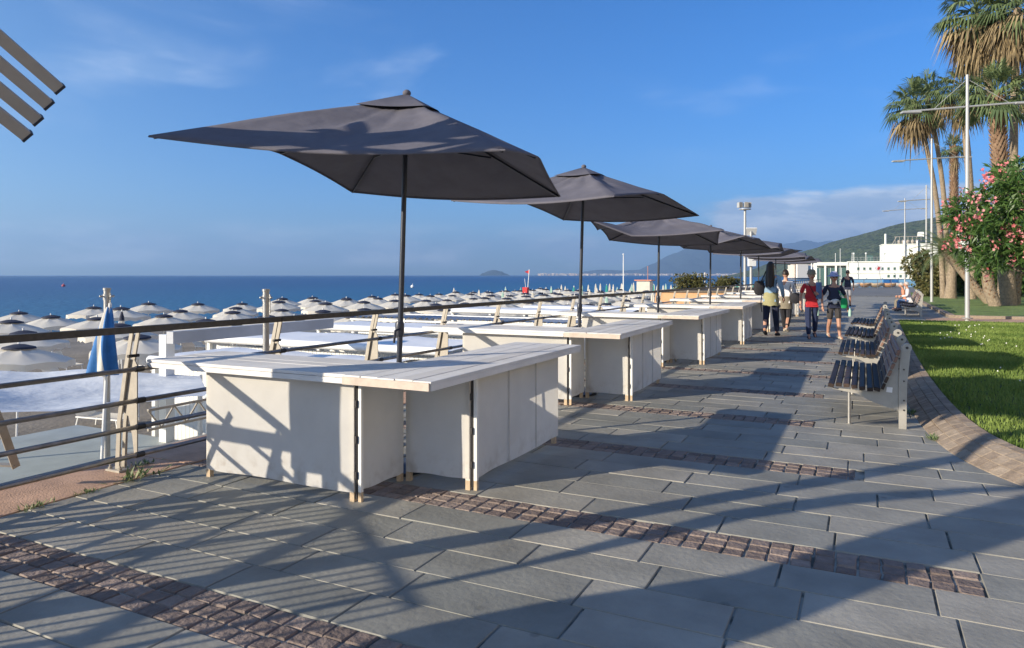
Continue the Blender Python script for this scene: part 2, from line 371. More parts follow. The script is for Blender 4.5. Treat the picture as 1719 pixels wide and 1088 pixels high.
# ---- promenade of slate slabs with bands of porphyry cobbles
b = MB()
b.add([(-5.1, -3, 0), (7, -3, 0), (7, 62, 0), (-5.1, 62, 0)], [(0, 1, 2, 3)], 2, .5)
PER = 1.955; Y0 = 2.24
def slab(x0, x1, y0, y1, mi=0):
    gx, gy = .005, .0026
    h = .010+random.uniform(-.0015, .0015); tx = random.uniform(-.0014, .0014); ty = random.uniform(-.0012, .0012)
    e = .004 if mi == 0 else .006
    j = (lambda: 0) if mi == 0 else (lambda: random.uniform(-.006, .006))
    if mi == 1: gx = gy = .0055; h += random.uniform(-.0025, .0015)
    q = [(x0+gx+j(), y0+gy+j()), (x1-gx+j(), y0+gy+j()), (x1-gx+j(), y1-gy+j()), (x0+gx+j(), y1-gy+j())]
    cx, cy = (x0+x1)/2, (y0+y1)/2
    low = [(x, y, .0005) for x, y in q]
    def top(x, y):
        sx = x+(e if x < cx else -e); sy = y+(e if y < cy else -e)
        return (sx, sy, h+tx*(1 if x > cx else -1)+ty*(1 if y > cy else -1))
    tp = [top(x, y) for x, y in q]
    b.add(low+tp, [(4, 5, 6, 7), (0, 1, 5, 4), (1, 2, 6, 5), (2, 3, 7, 6), (3, 0, 4, 7)], mi)
k = -3
while True:
    yb = Y0+k*PER
    if yb > 58: break
    near = yb < 30
    xe = {-3: 5, -2: 5, -1: 5, 0: 5, 1: .60}.get(k, -.06 if k == 2 else (-.45 if k < 8 else -.55))
    x = -5.09
    if near:                                            # the cobble band: three rows
        while x < xe-.05:
            wd = .118*random.uniform(.93, 1.07)
            for r_ in range(3): slab(x, min(x+wd, xe), yb+r_*.11, yb+(r_+1)*.11, 1)
            x += wd
        while x < 6.5:
            ln = random.uniform(.62, .9); slab(x, x+ln, yb, yb+.33, 0); x += ln
    else:
        b.add([(-5.09, yb, .008), (xe, yb, .008), (xe, yb+.33, .008), (-5.09, yb+.33, .008)], [(0, 1, 2, 3)], 1, .3)
        x = xe
        while x < 6.5:
            ln = random.uniform(.62, .9); slab(x, x+ln, yb, yb+.33, 0); x += ln
    for r_ in range(5):                                 # five rows of slabs
        x = -5.09-random.uniform(0, .5)
        y0 = yb+.33+r_*.325
        while x < 6.5:
            ln = random.choice([.66, .72, .8, .9])*(1 if near else 1.3)
            xs = max(x, -5.09)
            if x+ln-xs > .08: slab(xs, min(x+ln, 6.95), y0, y0+.325, 0)
            x += ln
    k += 1
# joints running along the promenade are open and dark, those across hold pale grout
def grout_mat():
    m = bpy.data.materials.new('joint grout'); m.use_nodes = True; n = m.node_tree.nodes; l = m.node_tree.links; p = n['Principled BSDF']
    p.inputs['Roughness'].default_value = .95
    tcn = n.new('ShaderNodeTexCoord'); nz = n.new('ShaderNodeTexNoise'); nz.inputs['Scale'].default_value = 5; nz.inputs['Detail'].default_value = 8; l.new(tcn.outputs['Object'], nz.inputs['Vector'])
    r_ = n.new('ShaderNodeValToRGB'); r_.color_ramp.elements[0].position = .44; r_.color_ramp.elements[0].color = (.09, .085, .07, 1)
    r_.color_ramp.elements[1].position = .56; r_.color_ramp.elements[1].color = (.33, .31, .27, 1); l.new(nz.outputs[0], r_.inputs[0]); l.new(r_.outputs[0], p.inputs['Base Color'])
    return m
M['groutmix'] = grout_mat()
struct(b.build('promenade', ['slab', 'cobble', 'groutmix'], smooth=False))

# ---- raised lawns edged by a sloping porphyry kerb
def offset(poly, d):
    out = []
    for i, p in enumerate(poly):
        a = Vector(poly[max(i-1, 0)]); c = Vector(poly[min(i+1, len(poly)-1)]); t = (c-a).normalized(); out.append(Vector(p)+Vector((t.y, -t.x))*d)
    return out
def resample(poly, st):
    out = [Vector(poly[0])]; acc = 0
    for i in range(len(poly)-1):
        a = Vector(poly[i]); c = Vector(poly[i+1]); n_ = max(1, round((c-a).length/st))
        for k_ in range(1, n_+1): out.append(a.lerp(c, k_/n_))
    return out
def smooth_poly(p, it=3):
    p = [Vector(q) for q in p]
    for _ in range(it):
        q = [p[0]]
        for i in range(len(p)-1): q += [p[i].lerp(p[i+1], .25), p[i].lerp(p[i+1], .75)]
        q.append(p[-1]); p = q
    return p
EDGE1 = smooth_poly([(4.6, 3.0), (2.2, 4.9), (1.15, 6.3), (.70, 7.3), (.53, 8.6), (.46, 11), (.46, 15), (.52, 20), (.62, 26.2)])
def kerb(edge, wd, hz, name='kerb', st=.135, rows=4):
    e = resample(edge, st) if st < 1 else edge
    b = MB(); offs = [offset(e, wd*k_/rows) for k_ in range(rows+1)]
    zs = [.004+hz*math.sin(.5*math.pi*k_/rows) for k_ in range(rows+1)]
    for k_ in range(rows):
        for i in range(len(e)-1):
            q = [(offs[k_][i], zs[k_]), (offs[k_+1][i], zs[k_+1]), (offs[k_+1][i+1], zs[k_+1]), (offs[k_][i+1], zs[k_])]
            c = sum((x[0] for x in q), Vector((0, 0)))/4
            lo = [(x[0].x, x[0].y, x[1]) for x in q]
            up = [(*(x[0].lerp(c, .09)), x[1]*.9+.1*(zs[k_]+zs[k_+1])/2+.009+random.uniform(0, .003)) for x in q]
            b.add(lo+up, [(7, 6, 5, 4), (0, 4, 5, 1), (1, 5, 6, 2), (2, 6, 7, 3), (3, 7, 4, 0)], 0)
            b.add(lo, [(3, 2, 1, 0)], 1)
    e2 = offs[rows]; e3 = offset(e, wd+.04)
    for i in range(len(e)-1): b.add([(*e2[i], zs[-1]), (*e3[i], zs[-1]-.08), (*e3[i+1], zs[-1]-.08), (*e2[i+1], zs[-1])], [(3, 2, 1, 0)], 1)
    return struct(b.build(name, ['kerbstone', 'grout'], smooth=False)), offset(e, wd*.97)
_, inner1 = kerb(EDGE1, .38, .15)
LZ = .135
# lawn one
b = MB(); pts = [(p.x, p.y, LZ) for p in inner1][::6]
pts += [(12, 26.2, LZ), (30, 24, LZ), (30, 3, LZ), (7, 3, LZ)]
b.add(pts, [tuple(range(len(pts)-1, -1, -1))], 0, .5); struct(b.build('lawn', 'soil', smooth=False))
# path between lawns, slightly pale, with low kerbs; lawn two
b = MB()
b.box((15.7, 26.32, .05), (29.8, .22, .14), tone=.6, bev=.01); struct(b.build('kerb', 'kerbstone'))
b = MB(); b.box((18, 30.9, .05), (30, .22, .15), tone=.6, bev=.01); b.box((2.95, 47, .05), (.22, 32, .15), tone=.5, bev=.01); struct(b.build('kerb', 'kerbstone'))
sheet('path', [(2, 26.4), (33, 26.4), (33, 30.8), (2, 30.8)], .02, 'terracotta')
LAWN2 = [(3.06, 31), (40, 31), (40, 70), (3.06, 70)]
sheet('lawn', LAWN2, .125, 'lawnfar')
# ---- grass blades on the near lawn, in the part that can be seen
def inside1(x, y):
    if y < 6.2 or y > 26.2: return False
    i = min(range(0, len(inner1), 8), key=lambda q: abs(inner1[q].y-y)) if False else 0
    return True
ex = np.array([p.x for p in inner1]); ey = np.array([p.y for p in inner1]); o_ = np.argsort(ey)
def grass(name, n, dens_near, ymax, size):
    rng = np.random.default_rng(5)
    ys = 3.3+(ymax-3.3)*rng.random(n*3)**1.35; xs = .7+rng.random(n*3)*9.6
    xe_ = np.interp(ys, ey[o_], ex[o_]); ok = xs > xe_+.02
    D = -xs*math.sin(YAW)+ys*math.cos(YAW); la = xs*math.cos(YAW)+ys*math.sin(YAW)
    ok &= (la/np.maximum(D, .1) < .80) & (D > 3); xs = xs[ok][:n]; ys = ys[ok][:n]; n = len(xs); D = D[ok][:n]
    a = rng.random(n)*2*np.pi; h = size*(.5+rng.random(n)); lean = rng.normal(0, .5, n)*h; la_ = rng.random(n)*2*np.pi
    wd = .0035+.0011*D*.6
    v = np.zeros((n, 3, 3)); v[:, 0, 0] = xs-np.cos(a)*wd; v[:, 0, 1] = ys-np.sin(a)*wd; v[:, 1, 0] = xs+np.cos(a)*wd; v[:, 1, 1] = ys+np.sin(a)*wd
    v[:, :2, 2] = LZ-.004; v[:, 2, 0] = xs+np.cos(la_)*lean; v[:, 2, 1] = ys+np.sin(la_)*lean; v[:, 2, 2] = LZ+h
    me = bpy.data.meshes.new(name); me.vertices.add(n*3); me.vertices.foreach_set('co', v.ravel())
    me.loops.add(n*3); me.loops.foreach_set('vertex_index', np.arange(n*3)); me.polygons.add(n); me.polygons.foreach_set('loop_start', np.arange(n)*3)
    me.materials.append(M['grass']); at = me.attributes.new('tone', 'FLOAT', 'FACE')
    pn = np.array([mnoise.noise(Vector((x*.9, y*.9, 0))) for x, y in zip(xs, ys)])
    at.data.foreach_set('value', np.clip(.5+.9*pn+rng.normal(0, .22, n), 0, 1)); me.update(); me.validate()
    o = bpy.data.objects.new(name, me); put(o); return o
tag(grass('grass', 110000, 0, 26.2, .045), 'short bright green grass covering the raised lawn beside the benches', 'grass', kind='stuff')
b = MB(); rng = random.Random(3)
for _ in range(330):
    y = 6.5+rng.random()**.9*19; x = 1.3+rng.random()*7.5
    if mnoise.noise(Vector((x*.7, y*.7, 4))) < .05: continue
    s_ = .005+.0006*y; b.blob((x, y, LZ+.05), (s_, s_, s_), nu=5, nv=3)
tag(b.build('clover_flowers', 'clover', smooth=False), 'tiny white clover blossoms dotted over the green lawn', 'clover', kind='stuff')

# ---- far land: mountains, hill, islet, town
def ridge(name, prof, D, depth, mname, base=-3., seed=0, nz=.12, nu=90, nv=22, fs=6.):
    """prof: (lateral slope, height m) along the skyline at distance D"""
    b = MB()
    def fn(u, v):
        k = u*(len(prof)-1); i = min(int(k), len(prof)-2); t = k-i; t = t*t*(3-2*t)
        s = prof[i][0]+(prof[i+1][0]-prof[i][0])*(k-i); h = prof[i][1]*(1-t)+prof[i+1][1]*t
        d = D+depth*(v-.35); shp = math.sin(math.pi*min(1, max(0, v)))**.8 if v > .35 else (math.sin(math.pi*.5*v/.35))
        if v > .35: shp = math.cos(.5*math.pi*(v-.35)/.65)**.8 if v < 1 else 0
        p = FW*d+RT*(s*D)
        q = mnoise.fractal(Vector((u*fs, v*3+seed, seed)), .9, 2., 6)
        return Vector((p.x, p.y, base+(h-base)*shp*(1+nz*q)))
    b.grid(fn, nu, nv, 0, .5); return struct(b.build(name, mname, ang=80))
M['hillgreen'] = mat('wooded hillside', (.028, .050, .020), .95, color2=(.075, .095, .045), var=.5, vs=.035, bump=1, bs=.10, bd=18, detail=12)
M['mount'] = mat('distant mountain', (.03, .05, .05), .95, var=.4, vs=.002, bump=1, bs=.006, bd=60, detail=10)
def px(x): return (x-860)/1200.
ridge('hill', [(px(1350), -2), (px(1390), 30), (px(1420), 52), (px(1450), 66), (px(1490), 80), (px(1530), 92), (px(1560), 101), (px(1620), 112), (px(1700), 128), (px(1800), 140), (px(1950), 140)], 1300, 900, 'hillgreen', seed=2, nz=.05, nu=140, nv=40, fs=40)
ridge('mountain', [(px(1060), 0), (px(1085), 45), (px(1110), 150), (px(1140), 270), (px(1165), 325), (px(1190), 345), (px(1230), 330), (px(1270), 320), (px(1330), 270), (px(1400), 200), (px(1500), 150)], 8200, 2500, 'mount', seed=5, nz=.05)
ridge('mountain', [(px(1240), 200), (px(1290), 420), (px(1330), 500), (px(1352), 540), (px(1370), 510), (px(1392), 535), (px(1410), 505), (px(1430), 520), (px(1480), 480), (px(1560), 500), (px(1650), 450), (px(1800), 420)], 11000, 1800, 'mount', seed=8, nz=.05)
ridge('mountain', [(px(965), 0), (px(985), 55), (px(1010), 75), (px(1050), 62), (px(1090), 85), (px(1130), 60)], 9500, 1500, 'mount', seed=9, nz=.1)
ridge('islet', [(px(804), -2), (px(812), 22), (px(820), 38), (px(830), 46), (px(842), 34), (px(850), 14), (px(857), -2)], 6200, 260, 'mount', seed=11, nz=.1, nu=40)
ridge('coast', [(px(900), 0), (px(930), 4), (px(1000), 6), (px(1150), 8), (px(1400), 20), (px(1600), 30)], 7000, 700, 'mount', seed=1, nz=.1)
b = MB(); rng = random.Random(4)
for _ in range(620):
    s = px(rng.choice([rng.uniform(905, 1290), rng.uniform(905, 1290), rng.uniform(905, 970), rng.uniform(1290, 1420)])); d = rng.uniform(6550, 6740)
    p = FW*d+RT*s*6600; h = rng.uniform(8, 17)*(1.35 if rng.random() < .12 else 1); wd = rng.uniform(10, 38)
    b.box((p.x, p.y, -3+h/2+.5), (wd, rng.uniform(10, 20), h+3), rot=Matrix.Rotation(YAW+rng.uniform(-.3, .3), 3, 'Z'), mi=0)
M['town'] = mat('far town walls', (.66, .50, .38), .9, tone=(.75, .70, .62))
tag(b.build('far_town', 'town', smooth=False), 'pale houses of a distant seaside town along the far shore', 'town', kind='stuff')
b = MB(); rng = random.Random(14)
for _ in range(260):
    s = px(rng.uniform(1335, 1420)); d = rng.uniform(700, 1000); p = FW*d+RT*s*d; h = rng.uniform(6, 12); up_ = max(0, (s-px(1340)))*60
    b.box((p.x, p.y, h/2+up_*rng.random()*.6), (rng.uniform(7, 15), 10, h+2), rot=Matrix.Rotation(YAW+rng.uniform(-.4, .4), 3, 'Z'))
tag(b.build('hillside_houses', 'town', smooth=False), 'small pale and pink houses below the green hill', 'houses', kind='stuff')
# ================================================================== RAILING
def railx(y): return -5.24+.02*(y-3)
def build_railing():
    root = empty('railing', (0, 0, 0), 0, 'long steel railing with dark handrail between promenade and beach', 'railing')
    y0, y1 = -3.9, 74
    ang = math.atan2(.02, 1)
    b = MB()
    # oval wooden handrail in lengths with joints
    y = y0
    while y < y1:
        ln = 1.54*2; a = Vector((railx(y+.004), y+.004, 1.165)); c = Vector((railx(y+ln-.004), y+ln-.004, 1.165)); b.bar(a, c, .062, .052); y += ln
    b.build('handrail', 'rail', root)
    for z, dx in ((.85, .015), (.60, .03), (.39, .03), (.165, .02)):
        b = MB(); b.tube([(railx(y0)+dx, y0, z), (railx(y1)+dx, y1, z)], .019, 8); b.build('rail_tube', 'tube', root)
    y = 3.82-5*1.54; k = 0
    proto = None
    while y < y1:
        x = railx(y)
        if proto is None:
            b = MB()
            # leaning flat strut and bracket plate, in the plane across the railing
            for off in (-.034, .022):
                strut = [(-.235, .02), (-.185, .02), (-.165, .42), (-.085, .84), (-.015, 1.14), (-.055, 1.14), (-.125, .86), (-.21, .42)]
                b.prism(strut, (0, off+.012, 0), (1, 0, 0), (0, 0, 1), .012, 0, .4)
            br = [(-.12, .92), (-.03, .92), (.0, .88), (.002, .14), (-.03, .14), (-.055, .30), (-.10, .46), (-.175, .50), (-.165, .70)]
            b.prism(br, (0, 0, 0), (1, 0, 0), (0, 0, 1), .010, 0, .6)
            post_me = b.mesh('post', 'galv')
            b = MB(); b.box((-.21, 0, .022), (.17, .15, .016), bev=.003)
            for sx in (-.27, -.15):
                for sy in (-.05, .05): b.lathe([(.016, .03), (.016, .045), (.008, .046), (.008, .062), (0, .062)], 8, (sx, sy, 0))
            foot_me = b.mesh('foot_plate', 'galv')
            b = MB(); b.tube([(0, -.035, 0), (0, .035, 0)], .024, 8); clamp_me = b.mesh('tube_clamp', 'bolt')
            b = MB(); b.tube([(0, -.045, 0), (0, .05, 0)], .014, 6); bolt_me = b.mesh('bolt', 'bolt')
            proto = True
        po = put(bpy.data.objects.new('post', post_me), root); po.location = (x, y, 0)
        fo = put(bpy.data.objects.new('foot_plate', foot_me), po)
        if y < 24:
            for cx, cz in ((.015, .85), (.03, .60), (.03, .39), (.02, .165)): put(bpy.data.objects.new('tube_clamp', clamp_me), po).location = (cx, 0, cz)
            for cx, cz in ((-.20, .55), (-.06, .95)): put(bpy.data.objects.new('bolt', bolt_me), po).location = (cx, 0, cz)
        y += 1.54
build_railing()

# ================================================================== MARKET COUNTERS
H0 = .915
def plank_top(x0, x1, y0, y1, along, root, seed):
    rr = random.Random(seed); b = MB(); n = 5
    if along == 'x':
        w_ = (y1-y0)/n
        for i in range(n):
            xs = x0+rr.uniform(0, .02); b.box(((xs+x1)/2, y0+w_*(i+.5), H0-.011+rr.uniform(-.002, .002)), (x1-xs, w_-.006, .022), tone=rr.random(), bev=.002)
        b.box(((x0+x1)/2, y0+.014, H0-.043), (x1-x0-.02, .028, .038), tone=.8); b.box(((x0+x1)/2, y1-.02, H0-.043), (x1-x0-.02, .028, .038), tone=.8)
        for x in (x0+.05, (x0+x1)/2, x1-.05): b.box((x, (y0+y1)/2, H0-.042), (.05, y1-y0-.10, .034), tone=.5)
    else:
        w_ = (x1-x0)/n
        for i in range(n):
            ys = y0+rr.uniform(0, .015); b.box((x0+w_*(i+.5), (ys+y1)/2, H0-.011+rr.uniform(-.002, .002)), (w_-.006, y1-ys, .022), tone=rr.random(), bev=.002)
        b.box((x0+.02, (y0+y1)/2, H0-.043), (.028, y1-y0-.02, .038), tone=.8); b.box((x1-.016, (y0+y1)/2, H0-.043), (.028, y1-y0-.02, .038), tone=.8)
        for y in (y0+.017, (y0+y1)/2, y1-.02): b.box(((x0+x1)/2, y, H0-.042), (x1-x0-.10, .034, .034), tone=.5)
    return b.build('tabletop', 'white_paint', root, smooth=False)
def cloth_panel(a, c, z0, z1, root, name, folds=0, seed=0, sag=.012):
    """thin cloth stretched between two posts; a, c plan points"""
    a = Vector(a); c = Vector(c); d = c-a; L_ = d.length; nrm = Vector((d.y, -d.x)).normalized(); b = MB(); rr = random.Random(seed)
    ph = rr.uniform(0, 6)
    def fn(u, v):
        p = a+d*u; z = z0+(z1-z0)*v
        w_ = .006*math.sin(u*L_*5+ph+v*1.5)+.004*math.sin(v*7+u*3+ph)
        if v < .15: w_ += .004*math.sin(u*L_*9+ph)*(1-v/.15); z -= .004*math.sin(u*math.pi*3+ph)*(1-v/.15)
        w_ *= min(1, 8*u, 8*(1-u))
        p = p+nrm*w_
        return Vector((p.x, p.y, z))
    b.grid(fn, 26, 12, 0, .5)
    o = b.build(name, 'cloth', root, ang=80)
    if folds:
        for i in range(1, folds+1):
            s_ = MB(); p = a+d*(i/(folds+1)); s_.box((p.x+nrm.x*.011, p.y+nrm.y*.011, (z0+z1)/2), (.007, .007, z1-z0-.02)); s_.build('seam', 'seam', o)
    return o
def leg(x, y, root, m2='pale_wood', wd=.038):
    b = MB(); b.box((x, y, .04), (wd, wd, .08), mi=1, tone=.5); b.box((x, y, (.08+H0-.06)/2), (wd, wd, H0-.06-.08), mi=0, tone=.5)
    return b.build('leg', [m2, 'raw_wood'], root, smooth=False)
def counter_cross(x, y, rz, label, seed):
    root = empty('market_counter', (x, y, 0), rz, label, 'market counter', 'folding market counters along the railing')
    # local: right front corner at 0,0 ; extends to -x and +y
    plank_top(-2.03, .0, -.10, .66, 'x', root, seed)
    for p in ((-1.46, .0), (-.02, .0), (-1.46, .56), (-.02, .56)): leg(p[0]+(0.02 if p[0] < -1 else -.0), p[1]+.02, root)
    leg(.035, .03, root, 'whitemetal', .026)
    b = MB(); b.box((.010, .02, .46), (.012, .016, .86))
    for z in (.2, .45, .7): b.box((.010, .004, z), (.016, .012, .05))
    b.build('hinge_strip', 'hinge', root, smooth=False)
    cloth_panel((-1.45, -.003), (-.0, -.003), .075, H0-.05, root, 'front_panel', 0, seed)
    cloth_panel((.004+.02, .05), (.004+.02, .56), .085, H0-.05, root, 'side_panel', 0, seed+1)
    b = MB(); b.bar((-1.42, .56, .16), (-.03, .56, .16), .03, .03); b.bar((-1.42, .57, H0-.08), (-.03, .57, H0-.08), .03, .03); b.build('stretcher', 'pale_wood', root, smooth=False)
    return root
def counter_long(x, y, rz, label, seed):
    root = empty('market_counter', (x, y, 0), rz, label, 'market counter', 'folding market counters along the railing')
    # local: front right leg at 0,0 ; extends to -x (.57) and +y (1.65)
    plank_top(-.595, .12, -.72, 2.0, 'y', root, seed)
    b = MB(); b.box((-.2375, -.727, H0-.034), (.70, .012, .052)); b.build('end_board', 'end_wood', root, smooth=False)
    for p in ((-.55, .0), (-.02, .0), (-.55, 1.62), (-.02, 1.62)): leg(p[0], p[1]+.02, root)
    leg(.035, .03, root, 'whitemetal', .026)
    b = MB(); b.box((.010, .02, .46), (.012, .016, .86))
    for z in (.2, .45, .7): b.box((.010, .004, z), (.016, .012, .05))
    b.build('hinge_strip', 'hinge', root, smooth=False)
    cloth_panel((-.56, -.003), (-.005, -.003), .09, H0-.05, root, 'front_panel', 0, seed+3)
    cloth_panel((.024, .05), (.024, 1.64), .085, H0-.05, root, 'side_panel', 2, seed+4)
    b = MB(); b.bar((-.55, 1.62, .16), (-.03, 1.62, .16), .03, .03); b.bar((-.55, .05, .16), (-.55, .38, .012), .03, .03); b.build('stretcher', 'pale_wood', root, smooth=False)
    return root
STEP = 4.15
WHICH = ['nearest', 'second nearest', 'third', 'fourth', 'fifth', 'sixth', 'seventh', 'eighth', 'ninth and farthest']
for k in range(9):
    dx = [0, -.06, .02, .10, .2, .25, .3, .3, .35][k]; rr = random.Random(50+k); y = 4.0+STEP*k+(0 if k == 0 else .0)
    rz = R([0, 1.0, -1.2, .8, -.5, 1, 0, -1, 0][k])
    counter_cross(-3.2+dx, y, rz, f'white sheeted market counter standing crosswise to the railing below the {WHICH[k]} dark parasol', 10*k+1)
    counter_long(-2.61+dx, y+.60, rz, f'white sheeted market counter standing lengthwise along the walkway below the {WHICH[k]} dark parasol', 10*k+5)

# ================================================================== DARK PARASOLS
def parasol(x, y, rz, apex, edge, label, seed, hx=1.10, hy=1.48, top=(0, 0), flap=None, corner=(0, 0, 0, 0), cxy=(0, 0)):
    rr = random.Random(seed)
    root = empty('parasol', (x, y, 0), 0, label, 'parasol', 'dark parasols over the market counters')
    tx, ty = top; rotm = Matrix.Rotation(rz, 3, 'Z')
    b = MB(); b.tube([(0, 0, .03), (tx*.45, ty*.45, 1.3), (tx, ty, apex-.04)], [.0225, .0225, .019], 12); b.build('pole', 'parasol_pole', root)
    b = MB(); b.lathe([(0, .0), (.26, .0), (.26, .035), (.05, .06), (.035, .07), (.035, .30), (.026, .30), (.026, .02)], 24); b.build('base', 'parasol_pole', root)
    b = MB(); zc = 1.10; b.lathe([(.033, zc), (.037, zc+.02), (.037, zc+.1), (.03, zc+.12)], 10, (tx*.35, ty*.35, 0)); b.tube([(tx*.35+.02, ty*.35-.03, zc+.06), (tx*.35+.01, ty*.35-.075, zc+.05), (tx*.35, ty*.35-.08, zc-.05)], .010, 6); b.build('crank', 'parasol_pole', root)
    C = [(-hx+cxy[0], -hy+cxy[1]), (hx, -hy), (hx, hy), (-hx, hy)]
    E = [edge+corner[i]+rr.uniform(-.02, .02) for i in range(4)]
    nper = 25; rings = 18
    per = []
    for i in range(4):
        for j in range(nper):
            t = j/nper; a = Vector(C[i]); c = Vector(C[(i+1) % 4]); p = a.lerp(c, t)
            longside = i in (1, 3)
            bow = math.sin(math.pi*t)
            if longside: bow2 = abs(math.sin(2*math.pi*t))
            else: bow2 = bow
            nrm = p.normalized()
            p = p*(1-.014*bow2)
            z = E[i]*(1-t)+E[(i+1) % 4]*t+(.17*(1-abs(2*t-1)) if longside else -.070*bow)+.012*bow2
            per.append((p, z, t, i, longside))
    b = MB(); n = len(per); vs = []
    vent = .13
    for k_ in range(rings+1):
        r_ = vent+(1-vent)*k_/rings
        for (p, z, t, i, ls) in per:
            q = p*r_; zz = (apex-.05)+(z-(apex-.05))*(r_**1.06)
            sagm = abs(math.sin(2*math.pi*t)) if ls else math.sin(math.pi*t)
            zz -= .035*sagm*math.sin(math.pi*r_)
            wr = .007*math.sin(r_*9+t*23+i*2)*math.sin(math.pi*r_)*sagm + .016*mnoise.noise(Vector((q.x*3.2+seed, q.y*3.2, i)))*math.sin(math.pi*min(1, r_*1.02))+.010*mnoise.noise(Vector((t*11+i*7, r_*2.2, seed)))*min(1, 2.5*(1-r_))
            zz += wr
            q3 = rotm @ Vector((q.x, q.y, 0)); vs.append(Vector((q3.x+tx, q3.y+ty, zz)))
    fs = [(k_*n+j, k_*n+(j+1) % n, (k_+1)*n+(j+1) % n, (k_+1)*n+j) for k_ in range(rings) for j in range(n)]
    if flap is not None:       # one corner of the cloth slipped off its rib and folded over
        ci, amt = flap; idx = ci*nper
        for k_ in range(rings+1):
            r_ = k_/rings
            for j in range(n):
                dd = min((j-idx) % n, (idx-j) % n)
                if dd < 8: vs[k_*n+j].z += amt*max(0, r_-.55)*(1-dd/8)
    b.add(vs, fs, 0, .5)
    can = b.build('canopy', 'parasol', root, ang=60)
    so_ = can.modifiers.new('hem', 'SOLIDIFY'); so_.thickness = .004; so_.offset = -1
    b = MB(); b.tube([vs[rings*n+j]+Vector((0, 0, -.004)) for j in range(n)]+[vs[rings*n]+Vector((0, 0, -.004))], .0065, 5, cap=False); b.build('hem', 'parasol', can)
    b = MB(); cap = []
    for (p, z, t, i, ls) in per:
        q = rotm @ Vector((p.x*.24, p.y*.24, 0)); cap.append(Vector((q.x+tx, q.y+ty, (apex-.05)+(z-(apex-.05))*.25**1.06+.022)))
    ap = Vector((tx, ty, apex)); b.add([ap]+cap, [(0, 1+j, 1+(j+1) % n) for j in range(n)], 0, .5)
    b.blob((tx, ty, apex+.005), (.035, .035, .03)); b.build('vent_cap', 'parasol', root, ang=60)
    hub = Vector((tx*.93, ty*.93, apex-.42)); b = MB(); b.lathe([(.03, -.03), (.045, -.03), (.045, .03), (.03, .03)], 12, hub); b.build('hub', 'parasol_pole', root)
    ribs = [(0, 0), (1, 0), (1, 12.5), (2, 0), (3, 0), (3, 12.5)]
    for (ci, off) in ribs:
        j = int(ci*nper+off) % n; e = vs[rings*n+j]; b = MB()
        a = Vector((tx, ty, apex-.09)); e2 = e+Vector((0, 0, -.015)); b.bar(a, a.lerp(e2, .985), .014, .020); mid = a.lerp(e2, .5)+Vector((0, 0, -.02)); b.bar(hub, mid, .012, .016)
        b.build('rib', 'parasol_pole', root, smooth=False)
    return root
PX = [(-3.45, 4.85, 16, 3.09, 2.43, (.08, .04), None, (.08, -.085, -.05, .04)),
      (-3.45, 9.0, -6, 3.05, 2.47, (.08, .03), None, (.06, 0, -.03, 0)),
      (-3.45, 13.15, 12, 2.78, 2.33, (.03, .02), (0, .55), (-.02, 0, -.1, 0)),
      (-3.28, 17.3, -4, 2.76, 2.30, (.02, .02), (1, .3), (0, 0, -.05, 0)),
      (-3.2, 21.45, 3, 2.74, 2.32, (.02, .0), None, (0, 0, 0, 0)),
      (-3.22, 25.6, -8, 2.70, 2.3, (.0, .02), (2, .35), (0, 0, 0, 0)),
      (-3.1, 29.75, 5, 2.68, 2.28, (.0, .02), None, (0, 0, 0, 0)),
      (-3.15, 33.9, -4, 2.66, 2.26, (.0, .02), None, (0, 0, 0, 0)),
      (-3.05, 38.05, 8, 2.62, 2.22, (.0, .02), None, (0, 0, 0, 0))]
DETAIL = ['with shadow bands on its cloth', 'with a creased corner', 'with one corner of cloth slipped and folded', 'with a flat drooping canopy', 'rising behind the flat drooping one', 'with a loose corner', 'behind the one with a loose corner', 'last but one of the row', 'last of the row']
for k, (x, y, rz, ap, ed, top, fl, cn) in enumerate(PX):
    parasol(x, y, R(rz), ap, ed, f'{WHICH[k]} charcoal rectangular parasol above the white counters, {DETAIL[k]}', 100+k, top=top, flap=fl, corner=cn, cxy=(-.12, -.04) if k == 0 else (0, 0))

